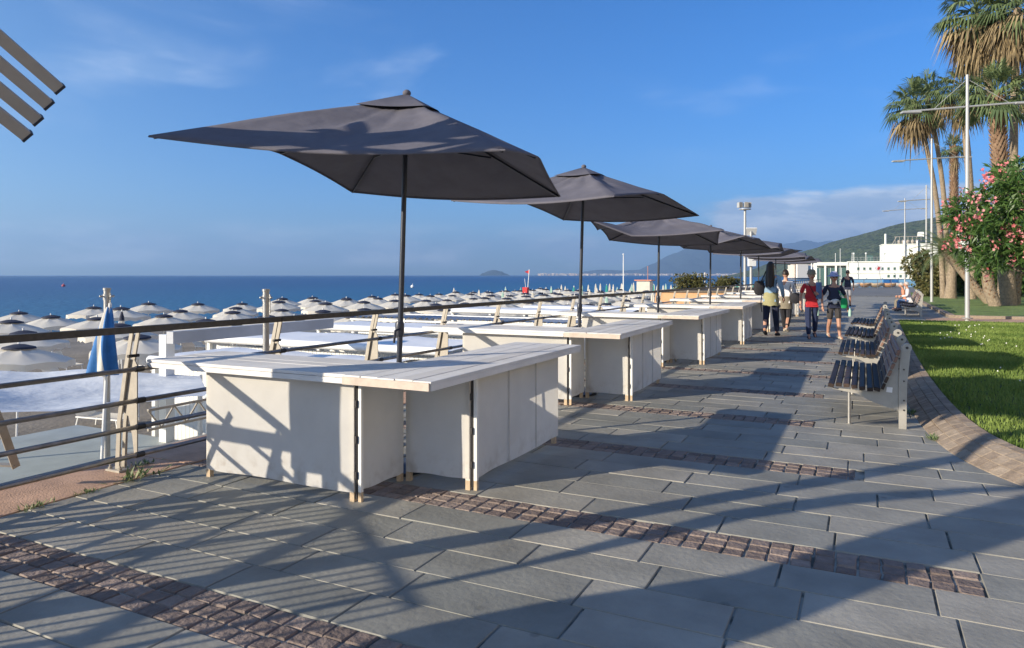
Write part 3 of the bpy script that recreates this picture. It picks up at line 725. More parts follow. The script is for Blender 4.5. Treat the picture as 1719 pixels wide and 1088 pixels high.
# ================================================================== BENCHES
def make_bench(label):
    root = empty('park_bench', (0, 0, 0), 0, label, 'bench', 'slatted benches along the lawn edge')
    Lb = 2.15
    # local: near rear leg at origin, bench extends +y, seat towards -x
    for yy in (0, Lb/2, Lb):
        b = MB()
        prof = [(-.035, 0), (.035, 0), (.04, .45), (.075, .84), (.06, .875), (.02, .885), (-.01, .86), (-.03, .60), (-.035, .45)]
        b.prism(prof, (0, yy, 0), (1, 0, 0), (0, 0, 1), .045, 0, .4)
        web = [(-.04, .80), (-.04, .20), (-.14, .215), (-.30, .27), (-.42, .335), (-.66, .372), (-.66, .385), (-.42, .375), (-.26, .372), (-.20, .42), (-.11, .66)]
        b.prism(web, (0, yy-.012, 0), (1, 0, 0), (0, 0, 1), .014, 0, .5)
        b.lathe([(0, .0), (.042, .0), (.05, .02), (.042, .05), (0, .055)], 12, (.045, yy-.022, .845)) if False else None
        fr = b.build('end_frame', 'benchsteel', root, smooth=False)
        d = MB(); d.tube([(.040, yy-.052, .845), (.040, yy+.006, .845)], .046, 16); d.build('end_disc', 'benchsteel', fr)
        t = MB()
        for z in (.20, .30, .50, .62): t.tube([(.012, yy-.052, z), (.012, yy-.044, z)], .009, 8)
        t.tube([(.040, yy-.058, .845), (.040, yy-.05, .845)], .014, 8)
        t.build('bolt', 'bolt', fr)
    for yy in (0.01, Lb-.03):
        b = MB(); b.tube([(-.50, yy, .0), (-.50, yy, .36)], .0165, 10); b.lathe([(.03, 0), (.03, .012), (.017, .014)], 10, (-.50, yy, 0)); b.build('leg', 'steel', root)
    # seat slats follow a dished curve
    pts = [(-.675, .405, 8), (-.60, .415, 2), (-.525, .412, -4), (-.45, .402, -8), (-.375, .392, -8), (-.30, .385, -4), (-.235, .39, 12)]
    for i, (x, z, a) in enumerate(pts):
        b = MB(); b.box((0, 0, 0), (.058, Lb+.16, .040), tone=random.random(), bev=.006); o = b.build('seat_slat', 'slat', root, smooth=False); o.location = (x, Lb/2+random.uniform(-.006, .006), z+.012); o.rotation_euler = (0, R(a), 0)
    bp = [(-.178, .435, 68), (-.150, .505, 68), (-.120, .577, 68), (-.092, .649, 68), (-.064, .721, 70), (-.040, .793, 74)]
    for i, (x, z, a) in enumerate(bp):
        b = MB(); b.box((0, 0, 0), (.060, Lb+.16, .030), tone=random.random(), bev=.005); o = b.build('back_slat', 'slat_red' if i > 1 else 'slat', root, smooth=False); o.location = (x, Lb/2, z); o.rotation_euler = (0, R(-a), 0)
    b = MB(); b.box((-.12, -.028, .40), (.055, .003, .055), rot=Matrix.Rotation(.1, 3, 'Y')); b.build('paper_label', 'sticker', root, smooth=False)
    return root
bench = make_bench('nearest dark slatted bench with steel end frame, facing the counters')
BN = [((.36, 8.45), 0), ((.36, 11.9), 0), ((.37, 15.5), -1), ((.42, 19.3), -1.5), ((1.95, 31.2), -2), ((2.1, 34.6), -2), ((2.2, 38.2), -2)]
BL = ['', 'second dark slatted bench from the camera in the row facing the counters', 'third dark slatted bench from the camera in the row facing the counters', 'farthest of the four close benches facing the counters',
      'empty slatted bench past the path, in front of the seated people', 'slatted bench past the path carrying the two seated people', 'slatted bench just beyond the seated people by the lamp posts']
for i, ((x, y), a) in enumerate(BN):
    o = bench if i == 0 else copy_tree(bench); o.location = (x, y, .006); o.rotation_euler.z = R(a)
    if i: o['label'] = BL[i]

# ================================================================== STREET LAMPS
def street_lamp(x, y, h, arm, label, rz=0., arm2=0.):
    root = empty('street_lamp', (x, y, .0), rz, label, 'street lamp', 'tall lamp posts along the promenade')
    b = MB(); b.tube([(0, 0, 0), (0, 0, h*.5), (0, 0, h)], [.075, .066, .046], 12); b.lathe([(.15, .1), (.17, .135), (.09, .14)], 12); b.build('pole', 'lamp', root)
    za = h-1.1; b = MB(); b.tube([(-1.95, 0, za-.12), (0, 0, za), (1.95, 0, za+.12)], .035, 8)
    b.tube([(-1.1, 0, za-.06), (-.0, 0, h-.15)], .010, 5); b.tube([(1.4, 0, za+.08), (.0, 0, h-.15)], .010, 5); b.build('cross_arm', 'lamp', root)
    for s in (-1, 1):
        b = MB(); b.box((s*1.85, 0, za+.115*s-.03), (.62, .20, .07), bev=.02); b.box((s*1.85, 0, za+.115*s-.072), (.5, .15, .016)); b.build('lamp_head', 'lamp', root)
    return root
street_lamp(3.2, 29.0, 8.5, 0, 'nearest tall grey lamp post with cable stayed arms, on the lawn edge', YAW-.1)
street_lamp(3.35, 45.4, 9.1, 0, 'second grey lamp post, beside the seated people, in front of slender palms', YAW)
street_lamp(4.3, 63.1, 8.5, 0, 'third grey lamp post from the camera, behind the second', YAW)
street_lamp(3.6, 79.4, 9.1, 0, 'fourth grey lamp post, farthest, in front of the white building', YAW)
def flood_mast(x, y, h, label, head):
    root = empty('floodlight_mast', (x, y, -2.0), YAW, label, 'floodlight mast')
    b = MB(); b.tube([(0, 0, 0), (0, 0, h+2)], [.14, .10], 12); b.build('pole', 'lamp', root)
    if head == 0:
        b = MB(); b.lathe([(0, h+1.98), (.5, h+2), (.5, h+2.06), (0, h+2.07)], 16); b.build('platform', 'lamp', root)
        for dx, dy, a in ((-.42, 0, .3), (.05, -.1, 0), (.36, .1, -.2)):
            b = MB(); b.box((dx, dy, h+2.40), (.32, .4, .46), rot=Matrix.Rotation(a, 3, 'Z'), bev=.06); b.box((dx, dy-.21, h+2.40), (.28, .02, .38), rot=Matrix.Rotation(a, 3, 'Z'), mi=1); b.build('floodlight', ['lamp', 'galv'], root)
    else:
        b = MB(); b.box((0, 0, h+1.9), (.95, .14, .72), rot=Matrix.Rotation(.5, 3, 'X'), bev=.03); b.build('floodlight', 'whitemetal', root)
        b = MB(); b.box((0, -.2, h-.8), (.62, .4, .8), bev=.03); b.build('control_box', 'whitemetal', root)
flood_mast(-8.95, 62.5, 7.1, 'tall grey mast with a round platform of floodlights at its top', 0)
flood_mast(-9.0, 66.5, 5.6, 'lower mast with one white floodlight and a white box', 1)

# ================================================================== TREES
def fan_leaf(b, base, az_, elv, pet, R_, rr, mi=0, tone=.5, nb=17, droop=.35):
    az_ += rr.uniform(-.25, .25); elv += rr.uniform(-.22, .22); pet *= rr.uniform(.75, 1.25); R_ *= rr.uniform(.8, 1.15)
    d = Vector((math.cos(az_)*math.cos(elv), math.sin(az_)*math.cos(elv), math.sin(elv)))
    side = Vector((-math.sin(az_), math.cos(az_), 0)); hub = base+d*pet+Vector((0, 0, -pet*.12))
    b.bar(base, hub, .035, .02, mi=mi, tone=tone)
    up = side.cross(d).normalized(); tw = rr.uniform(-.35, .35); side = (side*math.cos(tw)+up*math.sin(tw)).normalized()
    for i in range(nb):
        a = (i/(nb-1)-.5)*2*R(82); L_ = R_*(1-.22*abs(a)/1.4)*rr.uniform(.9, 1.08)
        dr = (d*math.cos(a)+side*math.sin(a)); mid = hub+dr*L_*.55; tip = hub+dr*L_+Vector((0, 0, -L_*droop*rr.uniform(.7, 1.5))); mid.z -= L_*droop*.18
        wv = dr.cross(Vector((0, 0, 1))); wv = (wv.normalized() if wv.length > .1 else side)*(R_*.042)
        t = min(1, max(0, tone+rr.uniform(-.2, .2)))
        b.add([hub, mid-wv, mid+wv, tip], [(0, 1, 2), (1, 3, 2)], mi, t)
def fan_palm(x, y, h, r0, r1, label, seed, cr=1.5, nl=44, skirt=.5, lean=(0, 0), rough=0., flare=1.15, z0=.1, cat='palm tree'):
    rr = random.Random(seed); root = empty('palm_tree', (x, y, z0), 0, label, cat, 'palms on the lawn')
    H = h-z0; b = MB(); pts = []; rs = []
    for i in range(15):
        t = i/14; pts.append((lean[0]*t*t+.05*math.sin(t*5+seed), lean[1]*t*t, H*t)); rs.append((r0*(1+(flare-1)*math.exp(-t*H*.9)))*(1-t)+r1*t)
    b.tube(pts, rs, 14, tone=.5); b.build('trunk', 'trunk', root, ang=80)
    top = Vector(pts[-1])
    if rough > 0:           # old leaf bases sheathe the upper trunk
        b = MB(); n = int(rough*75)
        for i in range(n):
            t = 1-(rough/H)*(i/n); a = i*2.4; k_ = t*14; i0 = min(13, int(k_)); p = Vector(pts[i0]).lerp(Vector(pts[i0+1]), k_-i0); rad = rs[i0]*1.15
            d = Vector((math.cos(a), math.sin(a), 0)); o = p+d*rad*.8; e = o+d*.17+Vector((0, 0, .24)); s_ = Vector((-d.y, d.x, 0))*.085
            b.add([o-s_, o+s_, e+s_*.55, e-s_*.55, o+Vector((0, 0, -.1))], [(0, 1, 2, 3), (0, 3, 4), (4, 2, 1), (4, 3, 2)], 0)
        b.build('leaf_bases', 'boot', root, smooth=False)
    b = MB(); nd = int(nl*skirt)
    for i in range(nl):
        t = (i+.5)/nl; e = R(86)-R(112)*t**.9; fan_leaf(b, top+Vector((0, 0, .12*(1-t))), i*2.399+rr.uniform(-.2, .2), e, cr*.52*rr.uniform(.85, 1.1), cr*.62*rr.uniform(.85, 1.1), rr, 0, .7-.55*t+rr.uniform(-.15, .15), droop=.25+.5*t)
    b.build('crown', 'frond', root, smooth=False)
    if nd:
        b = MB()
        for i in range(nd):
            t = (i+.5)/nd; e = R(-22)-R(56)*t; fan_leaf(b, top+Vector((0, 0, -.1-.5*t*cr*.4)), i*2.399+rr.uniform(-.2, .2), e, cr*.45*rr.uniform(.8, 1.15), cr*.62*rr.uniform(.8, 1.15), rr, 0, rr.random(), nb=11, droop=.8)
        b.build('dead_frond_skirt', 'dryfrond', root, smooth=False)
    return root
def WP(pxx, D, dy=0):
    p = FW*D+RT*((pxx-860)/1200*D); return p.x, p.y
def zat(pyy, D): return 1.6+(462-pyy)/1200*D
fan_palm(*WP(1688, 35), zat(165, 35), .34, .27, 'thick trunked palm with rough orange brown sheath below its crown', 1, cr=1.95, nl=44, skirt=.0, lean=(-.35, 0), rough=4.2, flare=1.35)
fan_palm(*WP(1703, 37), zat(15, 37), .22, .17, 'tallest palm with a shaggy dead frond skirt at the top right corner', 2, cr=2.1, nl=38, skirt=1.5, lean=(.1, 0))
fan_palm(*WP(1690, 39), zat(20, 39), .22, .17, 'tall palm leaning left, its shaggy crown merging with the tallest one', 3, cr=2.1, nl=38, skirt=1.5, lean=(-1.5, -.3))
fan_palm(*WP(1585, 46), zat(178, 46), .17, .13, 'slender palm leftmost in the cluster, brown skirt under a green crown', 4, cr=1.95, nl=36, skirt=.55, lean=(-1.7, -.5))
fan_palm(*WP(1592, 48), zat(160, 48), .17, .13, 'slender palm second from left in the cluster, crossing behind the leftmost', 5, cr=1.9, nl=34, skirt=.5, lean=(-1.2, -.3))
fan_palm(*WP(1632, 44), zat(150, 44), .24, .18, 'slender palm right behind the nearest lamp post', 6, cr=1.8, nl=36, skirt=.5, lean=(-.5, -.2))
fan_palm(*WP(1603, 54), zat(248, 54), .20, .18, 'shorter dark green palm between the slender cluster and the near lamp post', 7, cr=1.15, nl=28, skirt=.2, rough=5.0)
fan_palm(*WP(1735, 40), zat(150, 40), .24, .18, 'palm cut by the right edge of the view with a low dark crown', 8, cr=1.3, nl=28, skirt=.5, lean=(-.3, 0))
def pinnate(b, base, az_, elv, L_, rr, tone, mi=0):
    d = Vector((math.cos(az_), math.sin(az_), 0)); pts = []; p = Vector(base); e = elv
    for i in range(9): pts.append(p.copy()); p = p+(d*math.cos(e)+Vector((0, 0, math.sin(e))))*(L_/8); e -= .17
    b.tube(pts, [.018*(1-i/11) for i in range(9)], 4, mi, tone)
    for i in range(1, 25):
        k_ = i/25*8; i0 = int(k_); c = pts[i0].lerp(pts[min(8, i0+1)], k_-i0); t_ = (pts[min(8, i0+1)]-pts[i0]).normalized(); sd_ = t_.cross(Vector((0, 0, 1))).normalized()
        for s in (-1, 1):
            ln = L_*.24*math.sin(math.pi*min(1, .15+i/27)); q = (sd_*s*.9+t_*.55+Vector((0, 0, -.12))).normalized(); e_ = c+q*ln; wv = t_*.022
            b.add([c-wv, c+wv, e_], [(0, 1, 2)], mi, min(1, max(0, tone+rr.uniform(-.2, .2))))
def short_palm(x, y, pts, rad, label, seed, L_=1.5, nl=34, name='palm_tree'):
    rr = random.Random(seed); root = empty(name, (x, y, .1), 0, label, 'palm tree', 'short palms on the lawn')
    b = MB(); b.tube(pts, rad, 12, tone=.3); b.build('trunk', 'trunk', root, ang=80)
    b = MB(); n = 90
    for i in range(n):
        k_ = (.15+.85*i/n)*(len(pts)-1); i0 = min(len(pts)-2, int(k_)); p = Vector(pts[i0]).lerp(Vector(pts[i0+1]), k_-i0); a = i*2.4; rd = (rad[i0]+(rad[i0+1]-rad[i0])*(k_-i0))
        d = Vector((math.cos(a), math.sin(a), 0)); o = p+d*rd*.85; e = o+d*.09+Vector((0, 0, .13)); s_ = Vector((-d.y, d.x, 0))*.055
        b.add([o-s_, o+s_, e+s_*.4, e-s_*.4, o+Vector((0, 0, -.07))], [(0, 1, 2, 3), (0, 3, 4), (4, 2, 1), (4, 3, 2)], 0)
    b.build('leaf_bases', 'boot', root, smooth=False)
    b = MB(); top = Vector(pts[-1])
    for i in range(nl): t = i/nl; pinnate(b, top, i*2.4, R(80)-R(95)*t, L_*rr.uniform(.85, 1.1), rr, .6-.4*t)
    b.build('crown', 'frond', root, smooth=False); return root
short_palm(*WP(1665, 37), [(0, 0, 0), (-.6, 0, .7), (-1.3, .1, 1.7), (-2.1, .2, 2.75)], [.24, .22, .2, .2], 'short palm with a strongly leaning trunk and arching feathery crown', 21, 2.0)
short_palm(*WP(1672, 34), [(0, 0, 0), (-.25, 0, .8), (-.35, .1, 1.6), (-.5, .2, 2.3)], [.28, .26, .25, .22], 'short stout palm with knobbly trunk just right of the nearest lamp post', 22, 1.5)
short_palm(*WP(1703, 36), [(0, 0, 0), (.05, 0, .8), (.1, .1, 1.6), (.1, .2, 2.2)], [.26, .25, .24, .22], 'short dark palm hidden behind the bottle shaped base of the thick palm', 23, 1.6)
fan_palm(*WP(1597, 45.5), 3.4, .26, .22, 'stubby palm with smooth pale trunk left of the leaning one', 24, cr=.8, nl=22, skirt=0, flare=1.5)
def leaf_cloud(b, centers, n, L_, wd, rr, mi=0, spread=1., up=.3):
    for _ in range(n):
        c, r = rr.choice(centers); v = Vector((rr.gauss(0, 1), rr.gauss(0, 1), rr.gauss(0, 1))).normalized(); k_ = rr.random()**.45
        p = Vector(c)+Vector((v.x*r[0], v.y*r[1], v.z*r[2]))*k_; t0 = rr.random()
        for q in range(rr.randint(4, 7)):
            d = (v*.6+Vector((rr.gauss(0, 1), rr.gauss(0, 1), rr.gauss(0, 1)+up))*.7*spread).normalized(); l_ = L_*rr.uniform(.7, 1.2); s_ = d.cross(Vector((rr.random(), rr.random(), rr.random()))).normalized()*wd*rr.uniform(.8, 1.2)
            m_ = p+d*l_*.5; e = p+d*l_+Vector((0, 0, -l_*.15))
            b.add([p, m_-s_, e, m_+s_], [(0, 1, 2, 3)], mi, min(1, max(0, t0*.6+rr.random()*.4)))
def oleander(x, y):
    rr = random.Random(77); root = empty('oleander_tree', (x, y, .1), 0, 'bushy oleander tree full of pink blossoms at the right edge', 'flowering tree')
    b = MB(); b.tube([(0, 0, 0), (.05, 0, .7), (-.02, .05, 1.5)], [.09, .075, .06], 9)
    cents = []
    for i in range(34):
        a = rr.uniform(0, 6.28); e = rr.uniform(-.12, 1.4); L_ = rr.uniform(.85, 1.55); p = Vector((math.cos(a)*math.cos(e)*L_, math.sin(a)*math.cos(e)*L_, 2.05+math.sin(e)*L_*1.1-.15))
        b.tube([(0, 0, 1.3), tuple(Vector((0, 0, 1.4)).lerp(p, .5)+Vector((0, 0, -.1))), tuple(p)], [.04, .022, .010], 5); cents.append((p, (.38, .38, .34)))
    for (ax, ay, az_) in ((-1.45, -.5, 2.5), (-1.35, .0, 2.2), (-1.2, -.9, 2.4), (-1.0, -.8, 2.1), (-.55, -.9, 2.0), (-.9, -.4, 2.9), (-.2, -.8, 2.8), (.1, -.9, 2.2), (-.7, -1.0, 2.1)):
        p = Vector((ax, ay, az_)); b.tube([(0, 0, 1.35), tuple(Vector((0, 0, 1.5)).lerp(p, .5)), tuple(p)], [.035, .02, .008], 5); cents.append((p, (.36, .36, .33)))
    b.build('trunk', 'bark', root)
    b = MB(); leaf_cloud(b, cents, 2700, .175, .015, rr); b.build('crown', 'leaf', root, smooth=False)
    b = MB()
    for i in range(95):
        c, r = rr.choice(cents if i < 45 else cents[-9:]); v = Vector((rr.gauss(-.5, 1), rr.gauss(-.6, 1), rr.gauss(.3, 1))).normalized(); p = Vector(c)+v*r[0]*1.08
        for q in range(rr.randint(5, 15)):
            o = p+Vector((rr.gauss(0, .06), rr.gauss(0, .06), rr.gauss(0, .055))); nrm = (v+Vector((rr.gauss(0, .6), rr.gauss(0, .6), rr.gauss(0, .6)))).normalized(); u_ = nrm.orthogonal().normalized(); w_ = nrm.cross(u_); t0 = rr.random()
            s_ = rr.uniform(.016, .027) if rr.random() < .7 else .03
            for k_ in range(5):
                a = k_*1.2566; d = u_*math.cos(a)+w_*math.sin(a); e = u_*math.cos(a+.62)+w_*math.sin(a+.62); f = u_*math.cos(a-.62)+w_*math.sin(a-.62)
                b.add([o, o+f*s_*.7+nrm*.006, o+d*s_*1.25+nrm*.012, o+e*s_*.7+nrm*.006], [(0, 1, 2, 3)], 0, t0)
    b.build('blossoms', 'petal', root, smooth=False)
oleander(3.02, 14.75)
def bush(x, y, r, h, label, seed, m_='bushleaf', n=900, L_=.16, cat='bush', z0=.1, name='bush'):
    rr = random.Random(seed); root = empty(name, (x, y, z0), 0, label, cat); b = MB(); cents = []
    for i in range(16):
        a = rr.uniform(0, 6.28); k_ = rr.uniform(.2, .85); p = Vector((math.cos(a)*r*k_, math.sin(a)*r*k_, h*rr.uniform(.15, .8))); b.tube([(0, 0, 0), tuple(p)], [.04, .01], 5); cents.append((p, (r*.42, r*.42, h*.26)))
    b.build('stems', 'bark', root); b = MB(); leaf_cloud(b, cents, n, L_, L_*.25, rr); b.build('foliage', m_, root, smooth=False)
bush(*WP(1562, 50), 1.5, 3.3, 'rounded rusty green bush behind the far benches', 31, n=1500, L_=.22)
bush(*WP(1580, 58), 1.9, 3.4, 'tall dark hedge bush between the lamp posts and the stubby palm', 32, 'leaf', n=1200, L_=.25)
bush(*WP(1625, 52), 2.4, 2.8, 'wide green shrub behind the leaning palms', 33, 'leaf', n=1400, L_=.25)
bush(*WP(1712, 50), 3.0, 4.2, 'big dark shrub filling the gap behind the thick palm', 34, 'leaf', n=1800, L_=.28)
bush(*WP(1660, 60), 3.2, 3.6, 'dark shrub mass behind the short palms', 35, 'leaf', n=1700, L_=.3)
# ================================================================== BEACH ESTABLISHMENT
ZB = -2.3
def beach_umbrella_proto():
    root = empty('beach_umbrella', (0, 0, 0), 0, 'cream beach umbrella', 'beach umbrella', 'cream umbrellas in rows on the beach')
    b = MB(); b.tube([(0, 0, -.3), (0, 0, 2.32)], .024, 8); b.build('pole', 'whitemetal', root)
    b = MB(); n = 8; R0 = 1.18; vs = []; sub = 4; N_ = n*sub
    rings = [(.10, 2.30), (.32, 2.24), (.6, 2.14), (.88, 2.02), (1.0, 1.955), (1.005, 1.80)]
    for ri, (k_, z) in enumerate(rings):
        for j in range(N_):
            a = 2*math.pi*j/N_; t = (j % sub)/sub; bow = math.sin(math.pi*t); rr_ = R0*k_*(1-.055*bow*min(1, k_*1.2))
            zz = z-.03*bow*math.sin(math.pi*min(k_, 1))+(.04*bow if ri == 4 else 0)+(.06*abs(math.sin(2*math.pi*t)) if ri == 5 else 0)
            vs.append(Vector((rr_*math.cos(a), rr_*math.sin(a), zz)))
    fs = [(i*N_+j, i*N_+(j+1) % N_, (i+1)*N_+(j+1) % N_, (i+1)*N_+j) for i in range(len(rings)-1) for j in range(N_)]
    b.add(vs, fs, 0, .5); b.build('canopy', 'cream', root, ang=25)
    b = MB(); b.lathe([(.33, 2.285), (.36, 2.27), (.34, 2.315), (.12, 2.375), (.0, 2.385)], 16, mi=0); b.lathe([(0, 2.385), (.03, 2.385), (.025, 2.45), (0, 2.46)], 8, mi=1); b.build('vent_cap', ['navyfab', 'whitemetal'], root)
    return root
PROTO_U = beach_umbrella_proto()
ucount = 0
def place_u(x, y, rz, label, s=1., z=ZB):
    global ucount
    o = PROTO_U if ucount == 0 else copy_tree(PROTO_U); ucount += 1
    o.location = (x, y, z); o.rotation_euler.z = rz; o.scale = (s, s, s); o['label'] = label; return o
rr = random.Random(21)
ROWX = [(-17.6, 'second from the railing'), (-21.6, 'third from the railing'), (-25.4, 'fourth from the railing'), (-29.4, 'fifth from the railing'), (-33.4, 'nearest the sea'), (-13.4, 'closest to the railing')]
for ri, (rx, rn) in enumerate(ROWX):
    i0 = 0; yy = [9.7, 9.0, 10.6, 11.4, 12.6, 27.5][ri]
    while yy < 78:
        s = onscreen(rx, yy, .2)
        if s and s[0] > -.76 and i0 < 20:
            place_u(rx+rr.uniform(-.15, .15), yy+rr.uniform(-.2, .2), rr.uniform(0, .8), f'cream beach umbrella, {ORD[i0]} from the left in the row {rn}', rr.uniform(.94, 1.07)).rotation_euler.x = rr.uniform(-.05, .05); i0 += 1
        yy += 3.12
place_u(-21.5, 77, 0, 'lone white open umbrella among the closed green ones', .9)

# sunbeds
def sunbed_proto(matn, label, group):
    root = empty('sunbed', (0, 0, ZB), 0, label, 'sunbed', group)
    b = MB()
    for s in (-1, 1): b.bar((-.95, s*.3, .32), (.45, s*.3, .32), .035, .035)
    b.bar((-.95, -.3, .32), (-.95, .3, .32), .035, .035); b.build('frame', 'whitemetal', root, smooth=False)
    for sx in (-.85, .4):
        for s in (-1, 1): b = MB(); b.bar((sx, s*.28, .32), (sx+(.08 if sx > 0 else -.08), s*.30, .0), .03, .03); b.build('leg', 'whitemetal', root, smooth=False)
    b = MB(); b.grid(lambda u, v: Vector((-.93+1.38*u, -.28+.56*v, .345-.05*math.sin(math.pi*v))), 8, 4); b.grid(lambda u, v: Vector((.45+.48*u, -.28+.56*v, .345+.42*u-.04*math.sin(math.pi*v))), 4, 4); b.build('sling', matn, root)
    return root
def spread(proto, places):
    for i, (x, y, rz, lb, z) in enumerate(places):
        o = proto if i == 0 else copy_tree(proto); o.location = (x, y, z); o.rotation_euler.z = rz; o['label'] = lb
pl = []; rr = random.Random(5)
i = 0
for ri, (rx, rn) in enumerate([(-10.9, 'nearest the terrace')]+ROWX[:4]):
    yy = 10.5+(ri % 2)*1.2 if ri else 8.6; j = 0 if ri else 7
    while yy < 50:
        s = onscreen(rx, yy, ZB)
        if s and s[0] > -.70 and j < 9:
            pl.append((rx+rr.uniform(-.3, .3), yy, math.pi+rr.uniform(-.15, .15), f'white sunbed, {ORD[j]} from the left below the umbrella row {rn}', ZB)); j += 1
        yy += 3.75
spread(sunbed_proto('cream', 'white sunbed', 'white sunbeds between the cream umbrellas'), pl)

# green bathing establishment farther along: closed umbrellas and canvas beds
def closed_umbrella(matn, base_label, group, top='white'):
    root = empty('closed_umbrella', (0, 0, ZB), 0, base_label, 'closed umbrella', group)
    b = MB(); b.tube([(0, 0, -.2), (0, 0, 2.55)], .028, 6); b.build('pole', 'whitemetal', root)
    b = MB(); n = 10; prof = [(.05, 2.45), (.09, 2.2), (.12, 1.7), (.16, 1.25), (.13, 1.1)]
    vs = [Vector((r_*(1+(.3 if j % 2 else -.2))*math.cos(6.283*j/n), r_*(1+(.3 if j % 2 else -.2))*math.sin(6.283*j/n), z)) for r_, z in prof for j in range(n)]
    b.add(vs, [(i*n+j, i*n+(j+1) % n, (i+1)*n+(j+1) % n, (i+1)*n+j) for i in range(len(prof)-1) for j in range(n)], 0, .5); b.build('folded_canopy', matn, root)
    return root
protos = [closed_umbrella('teal', 'x', 'closed green umbrellas farther along the beach'), closed_umbrella('paleteal', 'x', 'closed green umbrellas farther along the beach'), closed_umbrella('cream', 'x', 'closed green umbrellas farther along the beach')]
used = [False]*3; rr = random.Random(8); cn = ['teal', 'pale green', 'cream']
for ri, rx in enumerate([-9.5, -13, -16.5, -20, -23.5, -27, -30.5, -34]):
    j = 0; yy = 46+ri*1.5
    while yy < 112 and j < 14:
        k = rr.choice([0, 1, 2, 2]); o = protos[k] if not used[k] else copy_tree(protos[k]); used[k] = True
        o.location = (rx+rr.uniform(-.3, .3), yy+rr.uniform(-.4, .4), ZB); o.scale = (1, 1, rr.uniform(.92, 1.12))
        o['label'] = f'closed {cn[k]} umbrella, {ORD[j]} from the near end, {ORD[ri]} row from the railing'; j += 1; yy += 5.2
pl = []; rr = random.Random(9)
for ri, rx in enumerate([-11, -15, -19, -23, -27]):
    for j in range(10):
        pl.append((rx+rr.uniform(-.6, .6), 45+ri*1.4+j*4.6+rr.uniform(-.8, .8), math.pi+rr.uniform(-.4, .4), f'teal sunbed, {ORD[j]} from the near end, {ORD[ri]} rank among the closed umbrellas', ZB))
spread(sunbed_proto('teal', 'x', 'teal sunbeds on the green beach'), pl)

# low white beach cabins whose roofs show beyond the railing
def cabin(x0, x1, y0, y1, zt, label, roofm='whiteplastic', corr=False, wall=True, roll=True):
    root = empty('beach_cabin', ((x0+x1)/2, (y0+y1)/2, ZB), 0, label, 'beach cabin', 'white roofed beach cabins below the railing')
    w_, d_ = x1-x0, y1-y0; z = zt-ZB; b = MB()
    if corr:
        b.grid(lambda u, v: Vector((-w_/2+w_*u, -d_/2+d_*v, z+.03*math.sin(u*w_*2*math.pi/.22)-.12*v)), int(w_/.055), 4)
    else:
        def fn(u, v): return Vector((-w_/2+w_*u, -d_/2+d_*v, z-.04+.09*math.sin(math.pi*v)+.02*math.sin(v*9+u*2)-.03*math.sin(math.pi*((u*3) % 1))))
        b.grid(fn, 30, 12)
    b.build('roof', roofm, root, ang=80)
    b = MB()
    for s in (-1, 1): b.bar((-w_/2, s*d_/2, z-.09), (w_/2, s*d_/2, z-.09), .10, .05, up=(0, 0, 1))
    for s in (-1, 1): b.bar((s*w_/2, -d_/2, z-.09), (s*w_/2, d_/2, z-.09), .10, .05)
    b.build('roof_frame', 'whitemetal', root, smooth=False)
    if roll:
        b = MB(); b.tube([(-w_/2+.1, -d_/2-.10, z-.02), (w_/2-.1, -d_/2-.10, z-.02)], .085, 12); b.build('rolled_awning', 'whiteplastic', root)
    for sx in (-1, 1):
        for sy in (-1, 1): b = MB(); b.box((sx*(w_/2-.05), sy*(d_/2-.05), (z-.12)/2), (.09, .09, z-.12)); b.build('post', 'whitemetal', root, smooth=False)
    if wall:
        b = MB(); n = int(d_/.11)
        for i in range(n): b.box((w_/2-.12, -d_/2+.1+i*(d_-.2)/n, z/2-.05), (.03, (d_-.2)/n-.012, z-.25))
        n = int(w_/.11)
        for i in range(n): b.box((-w_/2+.1+i*(w_-.2)/n, -d_/2+.14, z/2-.05), ((w_-.2)/n-.012, .03, z-.25))
        b.build('slatted_wall', 'whitemetal', root, smooth=False)
    return root
cabin(-12.2, -7.3, 9.2, 11.6, .02, 'nearest white beach cabin with slatted wall, right behind the first counter')
cabin(-14.2, -7.4, 12.2, 15.0, .10, 'second white beach cabin roof with a rolled awning edge')
cabin(-13.8, -7.2, 15.6, 18.0, .18, 'third white beach cabin roof, its long awning roll in sunshine')
cabin(-15.0, -7.2, 18.6, 21.6, .26, 'beach cabin with grey corrugated roof between the white ones', 'greyroof', True, roll=False)
cabin(-13.5, -7.0, 22.4, 25.4, .34, 'white beach cabin roof just past the grey corrugated one')
cabin(-12.5, -6.9, 26.4, 29.0, .30, 'farthest white beach cabin roof beside the railing')
cabin(-9.2, -6.6, 31.0, 33.4, .2, 'small white kiosk roof beside the railing after the cabins', roll=False)
# stretched shade sheets at the left
root = empty('shade_canopy', (0, 0, 0), 0, 'wide pale blue white sheet canopy stretched low behind the railing at left', 'shade canopy')
BL, BR, FR, FL = Vector((-14.6, 6.9, -.06)), Vector((-10.05, 8.5, -.10)), Vector((-8.4, 7.25, -.12)), Vector((-9.7, 4.7, -.10))
b = MB()
def fs_(u, v):
    p = (FL*(1-u)+FR*u)*(1-v)+(BL*(1-u)+BR*u)*v
    p.z += -.13*math.sin(math.pi*u)*math.sin(math.pi*v)+.05*mnoise.noise(Vector((u*4, v*3, 0)))+.025*mnoise.noise(Vector((u*3, v*14, 2)))+.10*math.exp(-((u-.62)**2+(v-.9)**2)*40)
    return p
b.grid(fs_, 50, 40); b.build('sheet', 'greyfab', root, ang=80)
for p in (BL, BR, FR, FL, (FL+BL)/2): b = MB(); b.tube([(p.x, p.y, ZB), (p.x, p.y, p.z+.02)], .04, 8); b.build('post', 'whitemetal', root)
